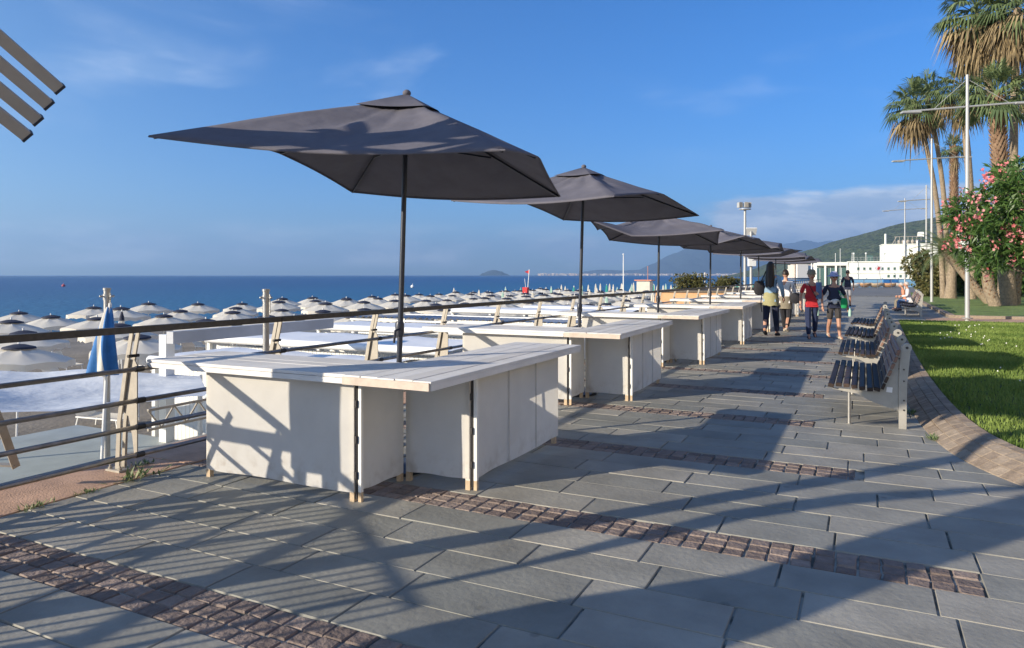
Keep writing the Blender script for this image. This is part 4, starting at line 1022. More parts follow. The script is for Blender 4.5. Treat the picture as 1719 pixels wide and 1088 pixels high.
root = empty('gate_frame', (-10.55, 8.25, ZB), 0, 'white square post with a grey beam, standing left of the first counter', 'post')
b = MB(); b.box((0, 0, 1.45), (.17, .17, 2.9)); b.build('post', 'whitemetal', root, smooth=False)
b = MB(); b.box((.2, 1.9, 2.86), (.16, 4.0, .20)); b.build('beam', 'greyroof', root, smooth=False)
# lower terrace deck below the railing
b = MB(); b.box((-9.7, 4.6, -1.26), (7.0, 7.6, .12), tone=.5); b.box((-9.7, 4.6, -1.8), (6.8, 7.4, .96), tone=.5)
tag(b.build('terrace_deck', 'deck', smooth=False), 'grey painted terrace deck just beneath the railing at left', 'deck')
# metal posts with ring clamps
def ring_post(x, y, zt, label):
    root = empty('sail_post', (x, y, ZB), 0, label, 'metal post'); z = zt-ZB
    b = MB(); b.tube([(0, 0, 0), (0, 0, z)], .042, 14); b.lathe([(.05, z-.01), (.05, z+.02), (0, z+.03)], 14); b.build('pole', 'steel', root)
    b = MB()
    for a in (0, 1.57, 3.14, 4.71): b.tube([(0, 0, z-.10), (.085*math.cos(a), .085*math.sin(a), z-.09)], .010, 6); b.blob((.09*math.cos(a), .09*math.sin(a), z-.09), .018)
    b.tube([(.07, .0, z-.3), (.07, 0, z-.05)], .008, 5); b.lathe([(.05, -.04), (.05, .04)], 14, (0, 0, z-.10)); b.build('ring_clamp', 'steel', root)
p = WP(180, 9.6); ring_post(p[0], p[1], zat(486, 9.6), 'bare steel post with ring clamps beside the folded blue umbrella')
p = WP(447, 9.4); ring_post(p[0], p[1], zat(488, 9.4), 'bare steel post with ring clamps behind the first counter')
# folded blue and white umbrella beside the post
p = WP(182, 9.2); root = empty('folded_umbrella', (p[0], p[1], -.86), 0, 'folded blue and white beach umbrella leaning by the steel post', 'folded umbrella')
b = MB(); b.tube([(-.25, 0, -1.44), (.04, 0, 2.1)], .02, 8); b.build('pole', 'whitemetal', root)
b = MB()
def ff(u, v):
    a = 2*math.pi*u; r_ = (.03+.15*v**.8)*(1+.28*math.cos(a*5+v*4)); z = 2.05-.88*v
    return Vector((.02-.14*v+r_*math.cos(a+v*1.4), r_*math.sin(a+v*1.4)*.8, z))
b.grid(ff, 60, 16, 0)
for i, f in enumerate(b.f): b.m[i] = 1 if (i % 60) // 7 in (2, 5) else 0
b.build('folded_canopy', ['blue', 'cream'], root, ang=60)
p = WP(205, 29); o = empty('closed_umbrella', (p[0], p[1], ZB), 0, 'closed umbrella with dark blue tip among the open cream ones', 'closed umbrella')
b = MB(); b.tube([(0, 0, 0), (0, 0, 2.5)], .028, 6); b.build('pole', 'whitemetal', o)
b = MB(); b.lathe([(.02, 2.45), (.09, 2.2), (.10, 2.05)], 10, mi=0); b.lathe([(.10, 2.05), (.15, 1.5), (.17, 1.25)], 10, mi=1); b.build('folded_canopy', ['navyfab', 'cream'], o)
# dark bin on the terrace, sloping strut, truss
root = empty('terrace_box', (-6.75, 2.92, -.35), 0, 'dark box on a blue base at the left edge beyond the railing', 'box')
b = MB(); b.box((0, 0, .62), (.55, .5, .85), bev=.02); b.build('body', 'dark', root); b = MB(); b.box((0, 0, 1.07), (.68, .62, .05), bev=.01); b.build('lid', 'dark', root); b = MB(); b.box((0, 0, -.32), (.95, .9, .86), bev=.03); b.build('blue_base', 'blue', root)
root = empty('lattice_truss', (-6.55, 6.4, .0), 0, 'dark zigzag lattice truss lying beyond the railing beside the counter', 'truss')
b = MB()
for z in (.02, .22): b.bar((0, -1.5, z), (0, 2.2, z), .025, .025)
for i in range(24): y = -1.5+i*.154; b.bar((0, y, .02 if i % 2 else .22), (0, y+.154, .22 if i % 2 else .02), .014, .014)
b.build('lattice', 'galv', root, smooth=False)
# lifeguard tower, flag masts, orange kiosk
p = WP(883, 62); root = empty('lifeguard_tower', (p[0], p[1], ZB), 0, 'red lifeguard lookout with a small red flag by the sea', 'lifeguard tower')
b = MB(); b.prism([(-.16, 1.75), (.16, 1.75), (.24, 2.85), (-.24, 2.85)], (0, .2, 0), (1, 0, 0), (0, 0, 1), .4); b.build('cabin', 'red', root, smooth=False)
for sx in (-.25, .25):
    for sy in (-.2, .25): b = MB(); b.bar((sx*1.2, sy, 0), (sx, sy, 1.75), .07, .07); b.build('leg', 'whitemetal', root, smooth=False)
b = MB(); b.tube([(.2, 0, 2.8), (.35, 0, 4.4)], .03, 6); b.tube([(.0, 0, 2.8), (-.1, 0, 3.6)], .02, 6); b.build('mast', 'whitemetal', root)
b = MB(); b.grid(lambda u, v: Vector((.34-.42*u, .06*math.sin(u*5), 4.35-(.38*v*(1-u)+.15*u))), 8, 5); b.build('flag', 'red', root)
def mast(px_, D, zt, label, thick=.06, cat='mast', m_='whitemetal'):
    p = WP(px_, D); root = empty('mast', (p[0], p[1], ZB), 0, label, cat); b = MB(); b.tube([(0, 0, 0), (0, 0, zt-ZB)], [thick, thick*.5], 8); b.lathe([(thick*2, 0), (thick*2, .2), (thick, .22)], 8); b.build('pole', m_, root); b = MB(); b.blob((0, 0, zt-ZB), thick*1.1); b.build('cap', m_, root); return root
mast(1047, 55, zat(427, 55), 'tall thin white mast standing among the green umbrellas')
mast(1088, 75, zat(448, 75), 'thin red and white mast beside a small lookout', .05, m_='orangetop')
mast(1184, 48, zat(459, 48), 'weathered wooden pole left of the bushes above the orange awning', .06, m_='pale_wood')
p = WP(1083, 70); root = empty('lookout', (p[0], p[1], ZB), 0, 'small cream lookout hut on stilts beside the thin red mast', 'lookout hut')
b = MB(); b.box((0, 0, 2.8), (1.3, 1.2, 1.0), bev=.05); b.build('cabin', 'cream', root); b = MB(); b.box((0, 0, 3.4), (1.7, 1.5, .1)); b.build('roof', 'orangetop', root)
for sx in (-.5, .5):
    for sy in (-.4, .4): b = MB(); b.bar((sx, sy, 0), (sx, sy, 2.4), .09, .09); b.build('leg', 'whitemetal', root, smooth=False)
root = empty('kiosk', (-8.7, 47, ZB), R(2), 'low kiosk with an orange awning and a dark deck past the cabins', 'kiosk')
b = MB(); b.box((0, 0, 1.45), (4.2, 13, 2.9)); b.build('wall', 'concrete', root, smooth=False)
b = MB(); b.grid(lambda u, v: Vector((2.1+.9*v, -6.6+13.2*u, 2.95-.75*v+.02*math.sin(u*80))), 60, 4); b.grid(lambda u, v: Vector((-2.2+4.4*u, -6.6-.5*v, 2.95-.75*v)), 20, 4); b.build('awning', 'orangewall', root)
b = MB(); b.box((0, 0, 2.98), (4.5, 13.4, .10)); b.build('roof', 'bark', root, smooth=False)
bush(-9.3, 43, 1.1, 1.15, 'scrubby brown green bushes growing on top of the kiosk', 41, z0=.70, n=700, L_=.13)
bush(-8.3, 48, 1.3, .9, 'second scrubby bush on the kiosk, right of the wooden pole', 42, z0=.70, n=600, L_=.13)
# buoys on the water
for k, (px_, D, lb) in enumerate([(107, 260, 'tiny pink buoy floating on the sea at the far left'), (693, 240, 'tiny white buoy floating right of the first parasol pole')]):
    p = WP(px_, D); b = MB(); b.blob((0, 0, .3), .62); b.tube([(0, 0, .3), (0, 0, 1.4)], .06, 6); tag(b.build('buoy', 'petal' if k == 0 else 'whitemetal', loc=(p[0], p[1], -2.55)), lb, 'buoy')

# ================================================================== WHITE BUILDING AT THE END OF THE PROMENADE
D0 = 108.
p = WP(1366, D0); root = empty('white_building', (p[0], p[1], 0), R(3), 'long low white building with square windows and a taller plant block', 'building')
root.scale = (.86, .9, 1); W_ = 26.; H_ = zat(441, D0)
b = MB(); b.box((W_/2+2.8, 4, H_/2), (W_-5.6, 8, H_)); b.box((W_/2+2.8, -.06, 1.9), (W_-5.6, .1, .12)); b.box((W_/2+2.8, 4, H_+.08), (W_-5.3, 8.3, .16)); b.box((2.8, 4, H_-.2), (5.4, 8, .5)); b.box((2.8, 6, H_/2-.2), (5.4, 4, H_-.3)); b.build('wall', 'wall', root, smooth=False)
for x in (.15, 1.9, 3.6, 5.4): b = MB(); b.box((x, .2, H_/2), (.30, .3, H_)); b.build('column', 'winframe', root, smooth=False)
for x in (1.05, 2.75, 4.5): b = MB(); b.box((x, .35, 1.35), (1.4, .08, 2.7)); b.box((x, .29, 1.35), (.06, .04, 2.7), mi=1); b.build('glass_door', ['glass', 'winframe'], root, smooth=False)
for i in range(9):
    b = MB(); b.box((7.1+i*.92, .0, 2.55), (.34, .08, .38), mi=0); f = b.build('window', 'glass', root, smooth=False); b = MB(); b.box((7.1+i*.92, -.05, 2.33), (.42, .1, .05)); b.build('sill', 'winframe', f, smooth=False)
for x in (11.7, 12.6, 13.5, 14.3): b = MB(); b.box((x, .0, 1.45), (.34, .08, .38)); b.build('window', 'glass', root, smooth=False)
b = MB(); x0 = px(1488)*D0-px(1366)*D0; zb2 = zat(412, D0); b.box((x0+4.3, 5, (H_+zb2)/2), (8.6, 6, zb2-H_)); b.box((x0+4.3, 5, zb2+.04), (8.8, 6.2, .12))
b.box((x0+3.3, 1.97, H_+1.3), (1.5, .06, 1.9)); b.box((x0+6.2, 1.97, H_+1.3), (1.9, .06, 1.8)); b.build('plant_block', 'wall', root, smooth=False)
for x in (x0+2.3+.9, x0+5.2): b = MB(); b.tube([(x, 1.7, H_), (x, 1.7, zb2+.5), (x+.1, 2.4, zb2+.6)], .17, 8); b.build('pipe', 'steel', root)
b = MB(); b.tube([(x0+.6, 4, zb2), (x0+.6, 4, zb2+1.7)], .17, 10); b.build('chimney', 'wall', root)
b = MB(); b.box((x0+5.9, 3.5, zb2+1.5), (.9, .9, .7), bev=.1); b.build('water_tank', 'wall', root)
b = MB(); b.box((x0+12, 6, H_+1.2), (6.6, 6, 2.4)); b.box((x0+12, 6, H_+2.45), (6.9, 6.3, .12)); b.box((x0+13, 8, H_+3.3), (3.5, 3, 1.8)); b.build('rear_block', 'wall', root, smooth=False)
b = MB()
for i in range(7): b.bar((x0+2+i*.65, 3, zb2), (x0+2+i*.65, 3, zb2+1.2), .06, .06)
b.bar((x0+1.9, 3, zb2+1.2), (x0+6.1, 3, zb2+1.2), .06, .06); b.bar((x0+1.5, 3, zb2), (x0+2.2, 3, zb2+1.2), .08, .08)
for i in range(5): b.blob((x0+2.6+i*.7, 3.6, zb2+.45), (.3, .3, .35))
b.build('roof_machinery', 'galv', root, smooth=False)
b = MB()
for i in range(40): b.bar((6+i*.5, -.0, H_+.16), (6+i*.5, 0, H_+.75), .03, .03)
b.bar((6, 0, H_+.75), (26, 0, H_+.75), .03, .03); b.bar((6, 0, H_+.45), (26, 0, H_+.45), .02, .02); b.build('roof_railing', 'lamp', root, smooth=False)
for i, x in enumerate((6.5, 8.4, 11.2)): b = MB(); b.tube([(x, 2, H_), (x, 2, H_+1.3)], .05, 6); b.blob((x, 2, H_+1.35), .16); b.build('roof_lamp', 'wall', root)
b = MB(); b.box((9.0, 2, H_+.6), (.9, .8, .9), bev=.05); b.build('roof_cabinet', 'glass', root)
# blue terrace wall, fence and boats in front
p = WP(1428, 96); root = empty('blue_hoarding', (p[0], p[1], 0), YAW, 'pale blue hoarding in front of the white building', 'hoarding'); b = MB(); b.box((4.4, 0, .55), (8.8, .2, 1.1)); b.box((5.3, -.15, .55), (1.9, .08, 1.0), mi=1); b.build('panel', ['bluewall', 'blue'], root, smooth=False)
for i in range(5): b = MB(); b.box((.1+i*2.15, .16, .6), (.12, .12, 1.2)); b.build('post', 'lamp', root, smooth=False)
p = WP(1405, 86); root = empty('fence', (p[0], p[1], 0), YAW, 'dark metal fence crossing the end of the promenade', 'fence')
b = MB(); b.tube([(0, 0, 1.1), (11.5, 0, 1.1)], .04, 6); b.tube([(0, 0, .7), (11.5, 0, .7)], .02, 6); b.tube([(0, 0, .35), (11.5, 0, .35)], .02, 6); b.build('rail', 'steel', root)
for i in range(8): b = MB(); b.bar((i*1.64, 0, 0), (i*1.64, 0, 1.12), .05, .05); b.build('post', 'steel', root, smooth=False)
rr = random.Random(2)
for i, (px_, mname, lb) in enumerate([(1436, 'whitemetal', 'white upturned rowing boat behind the far fence'), (1452, 'orangewall', 'wooden rowing boat left of the yellow one behind the far fence'), (1470, 'raw_wood', 'tan rowing boat in the middle of the boats behind the fence'), (1492, 'orangewall', 'orange rowing boat right of the tan one behind the fence'), (1511, 'cream', 'cream rowing boat at the right end behind the fence')]):
    p = WP(px_, 91); b = MB()
    def hull(u, v):
        a = math.pi*(v-.5); w_ = .55*math.sin(math.pi*u)**.6; return Vector((-1.1+2.2*u, w_*math.sin(a), .55-.5*math.cos(a)*(.5+.5*math.sin(math.pi*u)**.5)+.12*abs(u-.5)))
    b.grid(hull, 14, 10); b.box((0, 0, .5), (.18, .9, .04)); o = b.build('rowing_boat', mname, loc=(p[0], p[1], 0)); o.rotation_euler.z = YAW+rr.uniform(-.2, .2); tag(o, lb, 'rowing boat', 'boats behind the far fence')
p = WP(1477, 95); root = empty('warning_sign', (p[0], p[1], 0), YAW, 'small white sign with a red figure on a leaning pole before the building', 'sign')
b = MB(); b.tube([(.4, 0, 0), (-.1, 0, 2.3)], .035, 6); b.build('pole', 'lamp', root); b = MB(); b.box((-.15, -.05, 2.5), (.75, .04, .75), rot=Matrix.Rotation(.3, 3, 'Y')); f = b.build('plate', 'sticker', root, smooth=False); b = MB(); b.box((-.15, -.08, 2.5), (.3, .02, .42), rot=Matrix.Rotation(.5, 3, 'Y')); b.build('red_mark', 'red', f, smooth=False)
for i, (px_, D, yy, lb) in enumerate([(1403, 95, 426, 'thin flagpole, leftmost of three in front of the white building'), (1431, 100, 425, 'thin flagpole above the man in navy shirt'), (1411, 104, 418, 'tallest thin flagpole before the green hill'), (1363, 90, 440, 'white pole under the last dark parasol, left'), (1371, 84, 436, 'thick white pole under the last dark parasol, right')]):
    m_ = mast(px_, D, zat(yy, D), lb, .05 if i < 3 else .13, 'pole'); m_.location.z = ZB+2-2*0 if False else ZB
# ================================================================== SHADOW CASTING STRUCTURES JUST LEFT OF THE VIEW
def slat_shade():
    root = empty('slatted_shade', (-4.9, -.6, 0), 0, 'tilted shade of grey box section slats whose ends reach in at top left', 'slatted shade')
    off = Vector((4.9, .6, 0)); e0 = Vector((-4.54, 2.78, 2.77))+off; st = Vector((-.0605, -.03, -.099)); d = Vector((-.109, -1.0, .72)).normalized()
    # normal-ish up for slats
    for k in range(4):
        a = e0+st*k; c = a+d*3.1; b = MB(); b.bar(a, c, .080, .070, up=st.normalized()); s_ = b.build('slat', 'taupe', root, smooth=False)
        b = MB(); b.bar(a-d*.004, a+d*.012, .086, .076, up=st.normalized()); b.build('end_cap', 'dark', s_, smooth=False)
    under = d.cross(st).normalized(); under = under if under.z < 0 else -under
    for L_ in (1.0, 2.6):
        b = MB(); b.bar(e0+d*L_-st*3.2+under*.09, e0+d*L_+st*4.2+under*.09, .10, .09); b.build('cross_beam', 'taupe', root, smooth=False)
    O = Vector((-4.57, 1.51, 3.33))+off; nr = Vector((.777, -.63, 0))  # unseen bars, added and crossed to throw a shadow pattern on the first canopy
    for (a0, z0, a1, z1, wd) in ((-.62, -.16, .52, -.02, .07), (-.6, .10, .30, .16, .06), (-.45, -.25, -.1, .35, .07), (-.15, -.25, .12, .35, .06), (.2, -.2, .40, .3, .08), (-.7, .3, .3, -.22, .05)):
        b = MB(); b.bar(O+nr*a0+Vector((0, 0, z0)), O+nr*a1+Vector((0, 0, z1)), wd, .04, up=(.63, .777, 0)); b.build('shadow_bar', 'taupe', root, smooth=False)
    b = MB(); p = e0+d*2.6+st*2+under*.2; b.bar((p.x, p.y, 0), (p.x, p.y, p.z), .14, .14, up=(1, 0, 0)); b.build('column', 'taupe', root, smooth=False)
slat_shade()
# unseen screen of bars, added so its fine shadows rake the lower left slabs
def shadow_screen():
    a = Vector((-6.0, 1.0, 0)); c = Vector((-4.45, -.26, 0)); root = empty('shadow_screen', a, 0, 'added unseen screen of slim upright bars, there to stripe the slabs with shadow', 'shadow caster'); d = c-a; L_ = d.length; n = int(L_/.088)
    for i in range(n+1):
        p = d*(i/n); b = MB(); b.box((p.x, p.y, .66), (.017, .017, 1.25)); b.build('bar', 'taupe', root, smooth=False)
    b = MB(); b.bar((0, 0, 1.30), tuple(d+Vector((0, 0, 1.30))), .03, .03); b.bar((0, 0, .06), tuple(d+Vector((0, 0, .06))), .05, .05); b.build('frame_rail', 'taupe', root, smooth=False)
shadow_screen()
# unseen board with legs and arm, added for its shadow on the first counter
def shadow_board():
    t = TRAVEL
    root = empty('shadow_board', (-5.05, 2.15, 0), 0, 'added unseen board on legs with a side arm, shaped to shade the counter', 'notice board')
    b = MB(); b.box((.0, 0, 1.50), (.44, .05, 1.12)); b.build('board', 'taupe', root, smooth=False)
    b = MB(); b.bar((-.14, 0, .97), (-.20, 0, 0), .09, .05); b.build('leg', 'taupe', root, smooth=False)
    b = MB(); b.bar((.14, 0, .97), (.14, 0, 0), .13, .05); b.build('leg', 'taupe', root, smooth=False)
    b = MB(); b.bar((-.2, 0, 1.12), (-1.1, 0, 1.14), .04, .11); b.build('side_arm', 'taupe', root, smooth=False)
shadow_board()
# unseen column with fin, added and shaped for the broad shadow at lower right
def shadow_fin_column():
    root = empty('shadow_column', (-4.03, -.60, 0), 0, 'added unseen column with a curved fin, shaped to shadow the lower right slabs', 'column')
    nrm = Vector((.777, -.63, 0))
    b = MB(); prof = [(-.10, 0), (.12, 0), (.20, .7), (.36, 1.0), (.45, 1.4), (.34, 1.75), (.20, 2.1), (.12, 2.5), (-.02, 3.0), (-.12, 3.6), (-.42, 3.6), (-.44, 3.0), (-.33, 2.3), (-.20, 1.85), (-.34, 1.5), (-.36, 1.3), (-.22, .9), (-.12, .5)]
    b.prism(prof, (0, 0, 0), nrm, (0, 0, 1), .06, tone=.5); b.build('fin', 'taupe', root, smooth=False)
    pts = [(-.62, 0), (-.72, 1.0), (-.78, 1.5), (-.93, 2.05), (-.86, 2.35), (-.6, 2.7), (-.35, 3.0)]
    b = MB(); b.tube([nrm*a_+Vector((0, 0, z)) for a_, z in pts], [.03, .025, .03, .10, .10, .05, .04], 8); b.build('stay', 'taupe', root)
shadow_fin_column()
root = empty('bent_bracket', (-5.45, 2.9, 0), 0, 'bent beige steel bracket leaning at the left edge beside the railing', 'bracket')
b = MB()
for a_, c_ in (((.03, -.17, 1.05), (-.05, .06, .52)), ((-.05, .06, .52), (-.13, .20, .19)), ((-.13, .20, .205), (-.36, .02, .235))): b.bar(a_, c_, .012, .055, up=(0, 1, 0))
b.build('bar', 'galv', root, smooth=False)
# seafront houses on the landward side of the road, outside the view: their sunlit fronts throw light back
rr = random.Random(31)
for i in range(7):
    h = rr.choice([11, 13, 14.5, 16]); y = -42+i*17.5; root = empty('seafront_house', (24, y, -.03), 0, f'pale seafront house with shuttered windows across the road, {ORD[i]} in the row', 'house', 'houses across the road')
    b = MB(); b.box((5, 8, h/2), (10, 16.6, h)); b.box((4.9, 8, h+.15), (10.8, 17.2, .3)); b.build('wall', 'facade', root, smooth=False)
    for fl in range(int(h//3.3)):
        for q in range(5): b = MB(); b.box((-.03, 1.6+q*3.2, 1.9+fl*3.3), (.08, 1.1, 1.7)); b.build('window', 'glass', root, smooth=False)
# weeds in the joint beside the terracotta strip
rr = random.Random(12)
WEED = [(-5.10, 3.72, .11, 'largest weed at the foot of the near railing post'), (-5.42, 4.0, .07, 'small weed behind the foot of the near railing post'), (-5.09, 2.95, .06, 'low weed in the edge joint at far left'), (-5.09, 3.30, .05, 'tiny weed in the joint between the two larger ones'), (.60, 8.0, .07, 'weed at the kerb corner near the first bench'), (.50, 9.4, .07, 'grass tuft under the first bench against the kerb')]
for (x, y, s_, lb) in WEED:
    root = empty('weed', (x, y, .005), 0, lb, 'weed', 'weeds in the paving joints'); b = MB()
    for i in range(46):
        a = rr.uniform(0, 6.28); e = rr.uniform(.2, 1.3); d = Vector((math.cos(a)*math.cos(e), math.sin(a)*math.cos(e)*1.6, math.sin(e))); o_2 = Vector((rr.gauss(0, .3)*s_, rr.gauss(0, .8)*s_, 0)); w_ = d.cross(Vector((0, 0, 1))).normalized()*s_*.09; m_ = o_2+d*s_*.5; e_ = o_2+d*s_*rr.uniform(.6, 1.1)
        b.add([o_2, m_-w_, e_, m_+w_], [(0, 1, 2, 3)])
    b.build('leaves', 'frond', root, smooth=False)
# ================================================================== PEOPLE
def skin_mesh(verts, edges, radii, sub=1):
    me = bpy.data.meshes.new('tmp'); me.from_pydata(verts, edges, []); o = bpy.data.objects.new('tmp', me); col.objects.link(o)
    sm = o.modifiers.new('s', 'SKIN'); sm.use_smooth_shade = True; sm.branch_smoothing = .6
    if not me.skin_vertices: raise RuntimeError('no skin layer')
    for i, r in enumerate(radii): me.skin_vertices[0].data[i].radius = (r, r) if isinstance(r, (int, float)) else r
    me.skin_vertices[0].data[0].use_root = True
    ss = o.modifiers.new('u', 'SUBSURF'); ss.levels = sub; ss.render_levels = sub
    dg = bpy.context.evaluated_depsgraph_get(); ev = o.evaluated_get(dg); m2 = bpy.data.meshes.new_from_object(ev)
    vs = [v.co.copy() for v in m2.vertices]; fs = [tuple(p.vertices) for p in m2.polygons]
    bpy.data.objects.remove(o); bpy.data.meshes.remove(me); bpy.data.meshes.remove(m2)
    return vs, fs
class Sk:
    def __init__(s): s.v = []; s.e = []; s.r = []
    def n(s, p, r, parent=None):
        s.v.append(tuple(p)); s.r.append(r); i = len(s.v)-1
        if parent is not None: s.e.append((parent, i))
        return i
    def chain(s, pts, rs, parent):
        for p, r in zip(pts, rs): parent = s.n(p, r, parent)
        return parent
    def into(s, b, mi=0, sub=1, squash=None):
        vs, fs = skin_mesh(s.v, s.e, s.r, sub); b.add(vs, fs, mi, .5)
HV = lambda u: 1.80-.85*max(0., -math.sin(2*math.pi*u))**.6
def person(x, y, rz, h, label, legs, arms, lean=0., top=('navy', .24), bottom=('darkblue', 1.0), shoes='hair', hair=('hair', 'short'), hat=None, head_turn=0., group='people on the promenade', seat=False, z0=.008, glasses=False):
    """local frame: faces -y. legs: [(hip, knee, ankle)] for x<0 and x>0; arms the same"""
    root = empty('person', (x, y, z0), rz, label, 'person', group); k = h/1.75
    V = lambda p: Vector(p)*k
    T = lambda p: Vector((p[0], p[1]-lean*(p[2]-.95), p[2]))*k       # upper body leans forward
    PZ = .95 if not seat else .52
    dz = PZ-.95
    def U(p): q = T(p); q.z += dz*k; return q
    s = Sk(); pel = s.n(V((0, 0, PZ)), .105*k)
    wa = s.chain([U((0, 0, 1.08)), U((0, -.005, 1.22)), U((0, 0, 1.36))], [(.115*k, .095*k), (.125*k, .10*k), (.12*k, .09*k)], pel)
    nk = s.chain([U((0, .01, 1.46)), U((0, .0, 1.53))], [.055*k, .048*k], wa)
    hd = s.chain([U((0, -.01, 1.585)), U((0, -.005, 1.645)), U((0, .005, 1.70))], [.066*k, .082*k, .062*k], nk)
    hands = []
    for sx, (kn, an, toe) in zip((-1, 1), legs):
        s.chain([V((sx*.09, 0, PZ-.06)), V(kn), V(((kn[0]+an[0])/2, (kn[1]+an[1])/2+.02, (kn[2]+an[2])/2+.03)), V(an), V(toe)], [.088*k, .056*k, .055*k, .036*k, .03*k], pel)
    for sx, (el_, wr) in zip((-1, 1), arms):
        s.chain([U((sx*.165, .01, 1.40)), U(el_), U(wr)], [.052*k, .038*k, .026*k], wa); hands.append((U(el_), U(wr)))
    b = MB(); s.into(b, 0)
    # hands: palm, four bent fingers and a thumb each
    for sx, (e_, w_) in zip((-1, 1), hands):
        d = (w_-e_).normalized(); side = d.cross(Vector((1, 0, 0))); side = side.normalized() if side.length > .2 else Vector((0, 1, 0)); pn = d.cross(side).normalized()
        pc = w_+d*.045*k; b.bar(w_-d*.01*k, w_+d*.085*k, .078*k, .03*k, up=pn, tone=.5) if False else b.blob(pc, (.034*k, .036*k, .05*k), tone=.5)
        for q in range(4):
            o = w_+d*.075*k+side*(q-1.5)*.019*k; l_ = (.060, .072, .068, .052)[q]*k
            b.tube([o, o+d*l_*.5+pn*.006*k*sx, o+d*l_*.85+pn*.022*k*sx], [.0095*k, .0088*k, .007*k], 6, tone=.5)
        o = w_+d*.03*k-side*.03*k; b.tube([o, o+d*.03*k-side*.022*k, o+d*.06*k-side*.028*k], [.011*k, .010*k, .008*k], 6, tone=.5)
    # head: skull, ears, nose, eyes, mouth
    hc = U((0, -.005, 1.64)); b.blob(hc, (.077*k, .095*k, .112*k), tone=.5, nu=14, nv=10)
    b.blob(hc+V((0, -.098, -.012)), (.014*k, .02*k, .024*k), tone=.5)
    for sx in (-1, 1):
        b.blob(hc+V((sx*.078, .0, -.01)), (.014*k, .02*k, .032*k), tone=.5); b.blob(hc+V((sx*.032, -.082, .012)), (.013*k, .01*k, .008*k), mi=1, tone=.5)
    b.blob(hc+V((0, -.087, -.055)), (.026*k, .01*k, .008*k), mi=2, tone=.5)
    b.build('body', ['skin', 'hair', 'redshirt'], root)
    # shirt
    tm, sl_ = top; s = Sk(); pel = s.n(U((0, 0, .97)), (.150*k, .118*k)); s.chain([U((0, .0, .885))], [(.148*k, .116*k)], pel); wa = s.chain([U((0, -.01, 1.10)), U((0, -.012, 1.24)), U((0, 0, 1.37))], [(.148*k, .12*k), (.158*k, .125*k), (.150*k, .108*k)], pel); s.chain([U((0, .01, 1.465))], [.068*k], wa)
    for sx, (el_, wr) in zip((-1, 1), arms):
        sh = Vector((sx*.17, .01, 1.405)); e_ = Vector(el_); w_ = Vector(wr)
        if sl_ <= 1: s.chain([U(sh), U(sh.lerp(e_, sl_))], [.068*k, .058*k], wa)
        else: s.chain([U(sh), U(e_), U(e_.lerp(w_, sl_-1))], [.068*k, .054*k, .042*k], wa)
    b = MB(); s.into(b); b.build('shirt', tm, root)
    # trousers or shorts
    bm_, ln = bottom; s = Sk(); pel = s.n(V((0, 0, PZ+.03)), (.142*k, .115*k)); s.chain([U((0, 0, 1.06))], [(.125*k, .105*k)], pel)
    for sx, (kn, an, toe) in zip((-1, 1), legs):
        hp = Vector((sx*.092, 0, PZ-.07)); kn = Vector(kn); an = Vector(an)
        if ln <= .5: s.chain([V(hp), V(hp.lerp(kn, ln*2))], [.108*k, .086*k], pel)
        else: s.chain([V(hp), V(kn), V(kn.lerp(an, (ln-.5)*2*.95))], [.104*k, .078*k, .062*k], pel)
    b = MB(); s.into(b); b.build('trousers' if ln > .5 else 'shorts', bm_, root)
    for sx, (kn, an, toe) in zip((-1, 1), legs):
        an = Vector(an); toe = Vector(toe); d = (toe-an); d.z = 0; d = d.normalized() if d.length > .01 else Vector((0, -1, 0)); s = Sk(); q = an+Vector((0, 0, -.035)); pitch = (toe.z-.03)*.5
        heel = an-d*.06+Vector((0, 0, -.05)); a_ = s.n(V(an), .047*k); bb = s.chain([V(heel)], [.040*k], a_); s.chain([V(an.lerp(toe, .55)+Vector((0, 0, -.015))), V(toe)], [(.048*k, .036*k), (.042*k, .028*k)], a_)
        b = MB(); s.into(b); b.build('shoe', shoes, root)
    if hair:
        hm, style = hair; b = MB()
        b.grid(lambda u, v: hc+Vector((.086*k*math.cos(2*math.pi*u)*math.sin(v*HV(u)), (.012+.105*math.sin(2*math.pi*u))*k*math.sin(v*HV(u))+.008*k, (.122*math.cos(v*HV(u))+.004)*k)), 18, 9)
        if style == 'long':
            b.grid(lambda u, v: hc+Vector(((.085+.035*v)*k*math.cos(math.pi*u)*(1-.35*max(0, v-.6)*2), (.03+.085*math.sin(math.pi*u)+.05*v)*k, (.05-.52*v+.02*math.sin(u*17))*k)), 16, 12)
            b.grid(lambda u, v: hc+Vector(((.080+.03*v)*k*math.cos(math.pi*u)*(1-.35*max(0, v-.6)*2), (.03+.02*math.sin(math.pi*u)+.04*v)*k, (.05-.50*v)*k)), 12, 10)
        b.build('hair', hm, root, ang=80)
    if hat:
        hm, brim = hat; b = MB(); b.lathe([(0, .125*k), (.06*k, .12*k), (.095*k, .085*k), (.102*k, .03*k), (brim*k, .005), (brim*k*.98, -.012*k), (.098*k, .02*k)], 20, hc+V((0, .004, .035))); b.build('hat', hm, root)
    if glasses:
        b = MB()
        for sx in (-1, 1): b.blob(hc+V((sx*.034, -.090, .012)), (.028*k, .012*k, .02*k))
        b.bar(hc+V((-.07, -.075, .015)), hc+V((.07, -.075, .015)), .006*k, .008*k); b.build('sunglasses', 'hair', root)
    return root, k, U
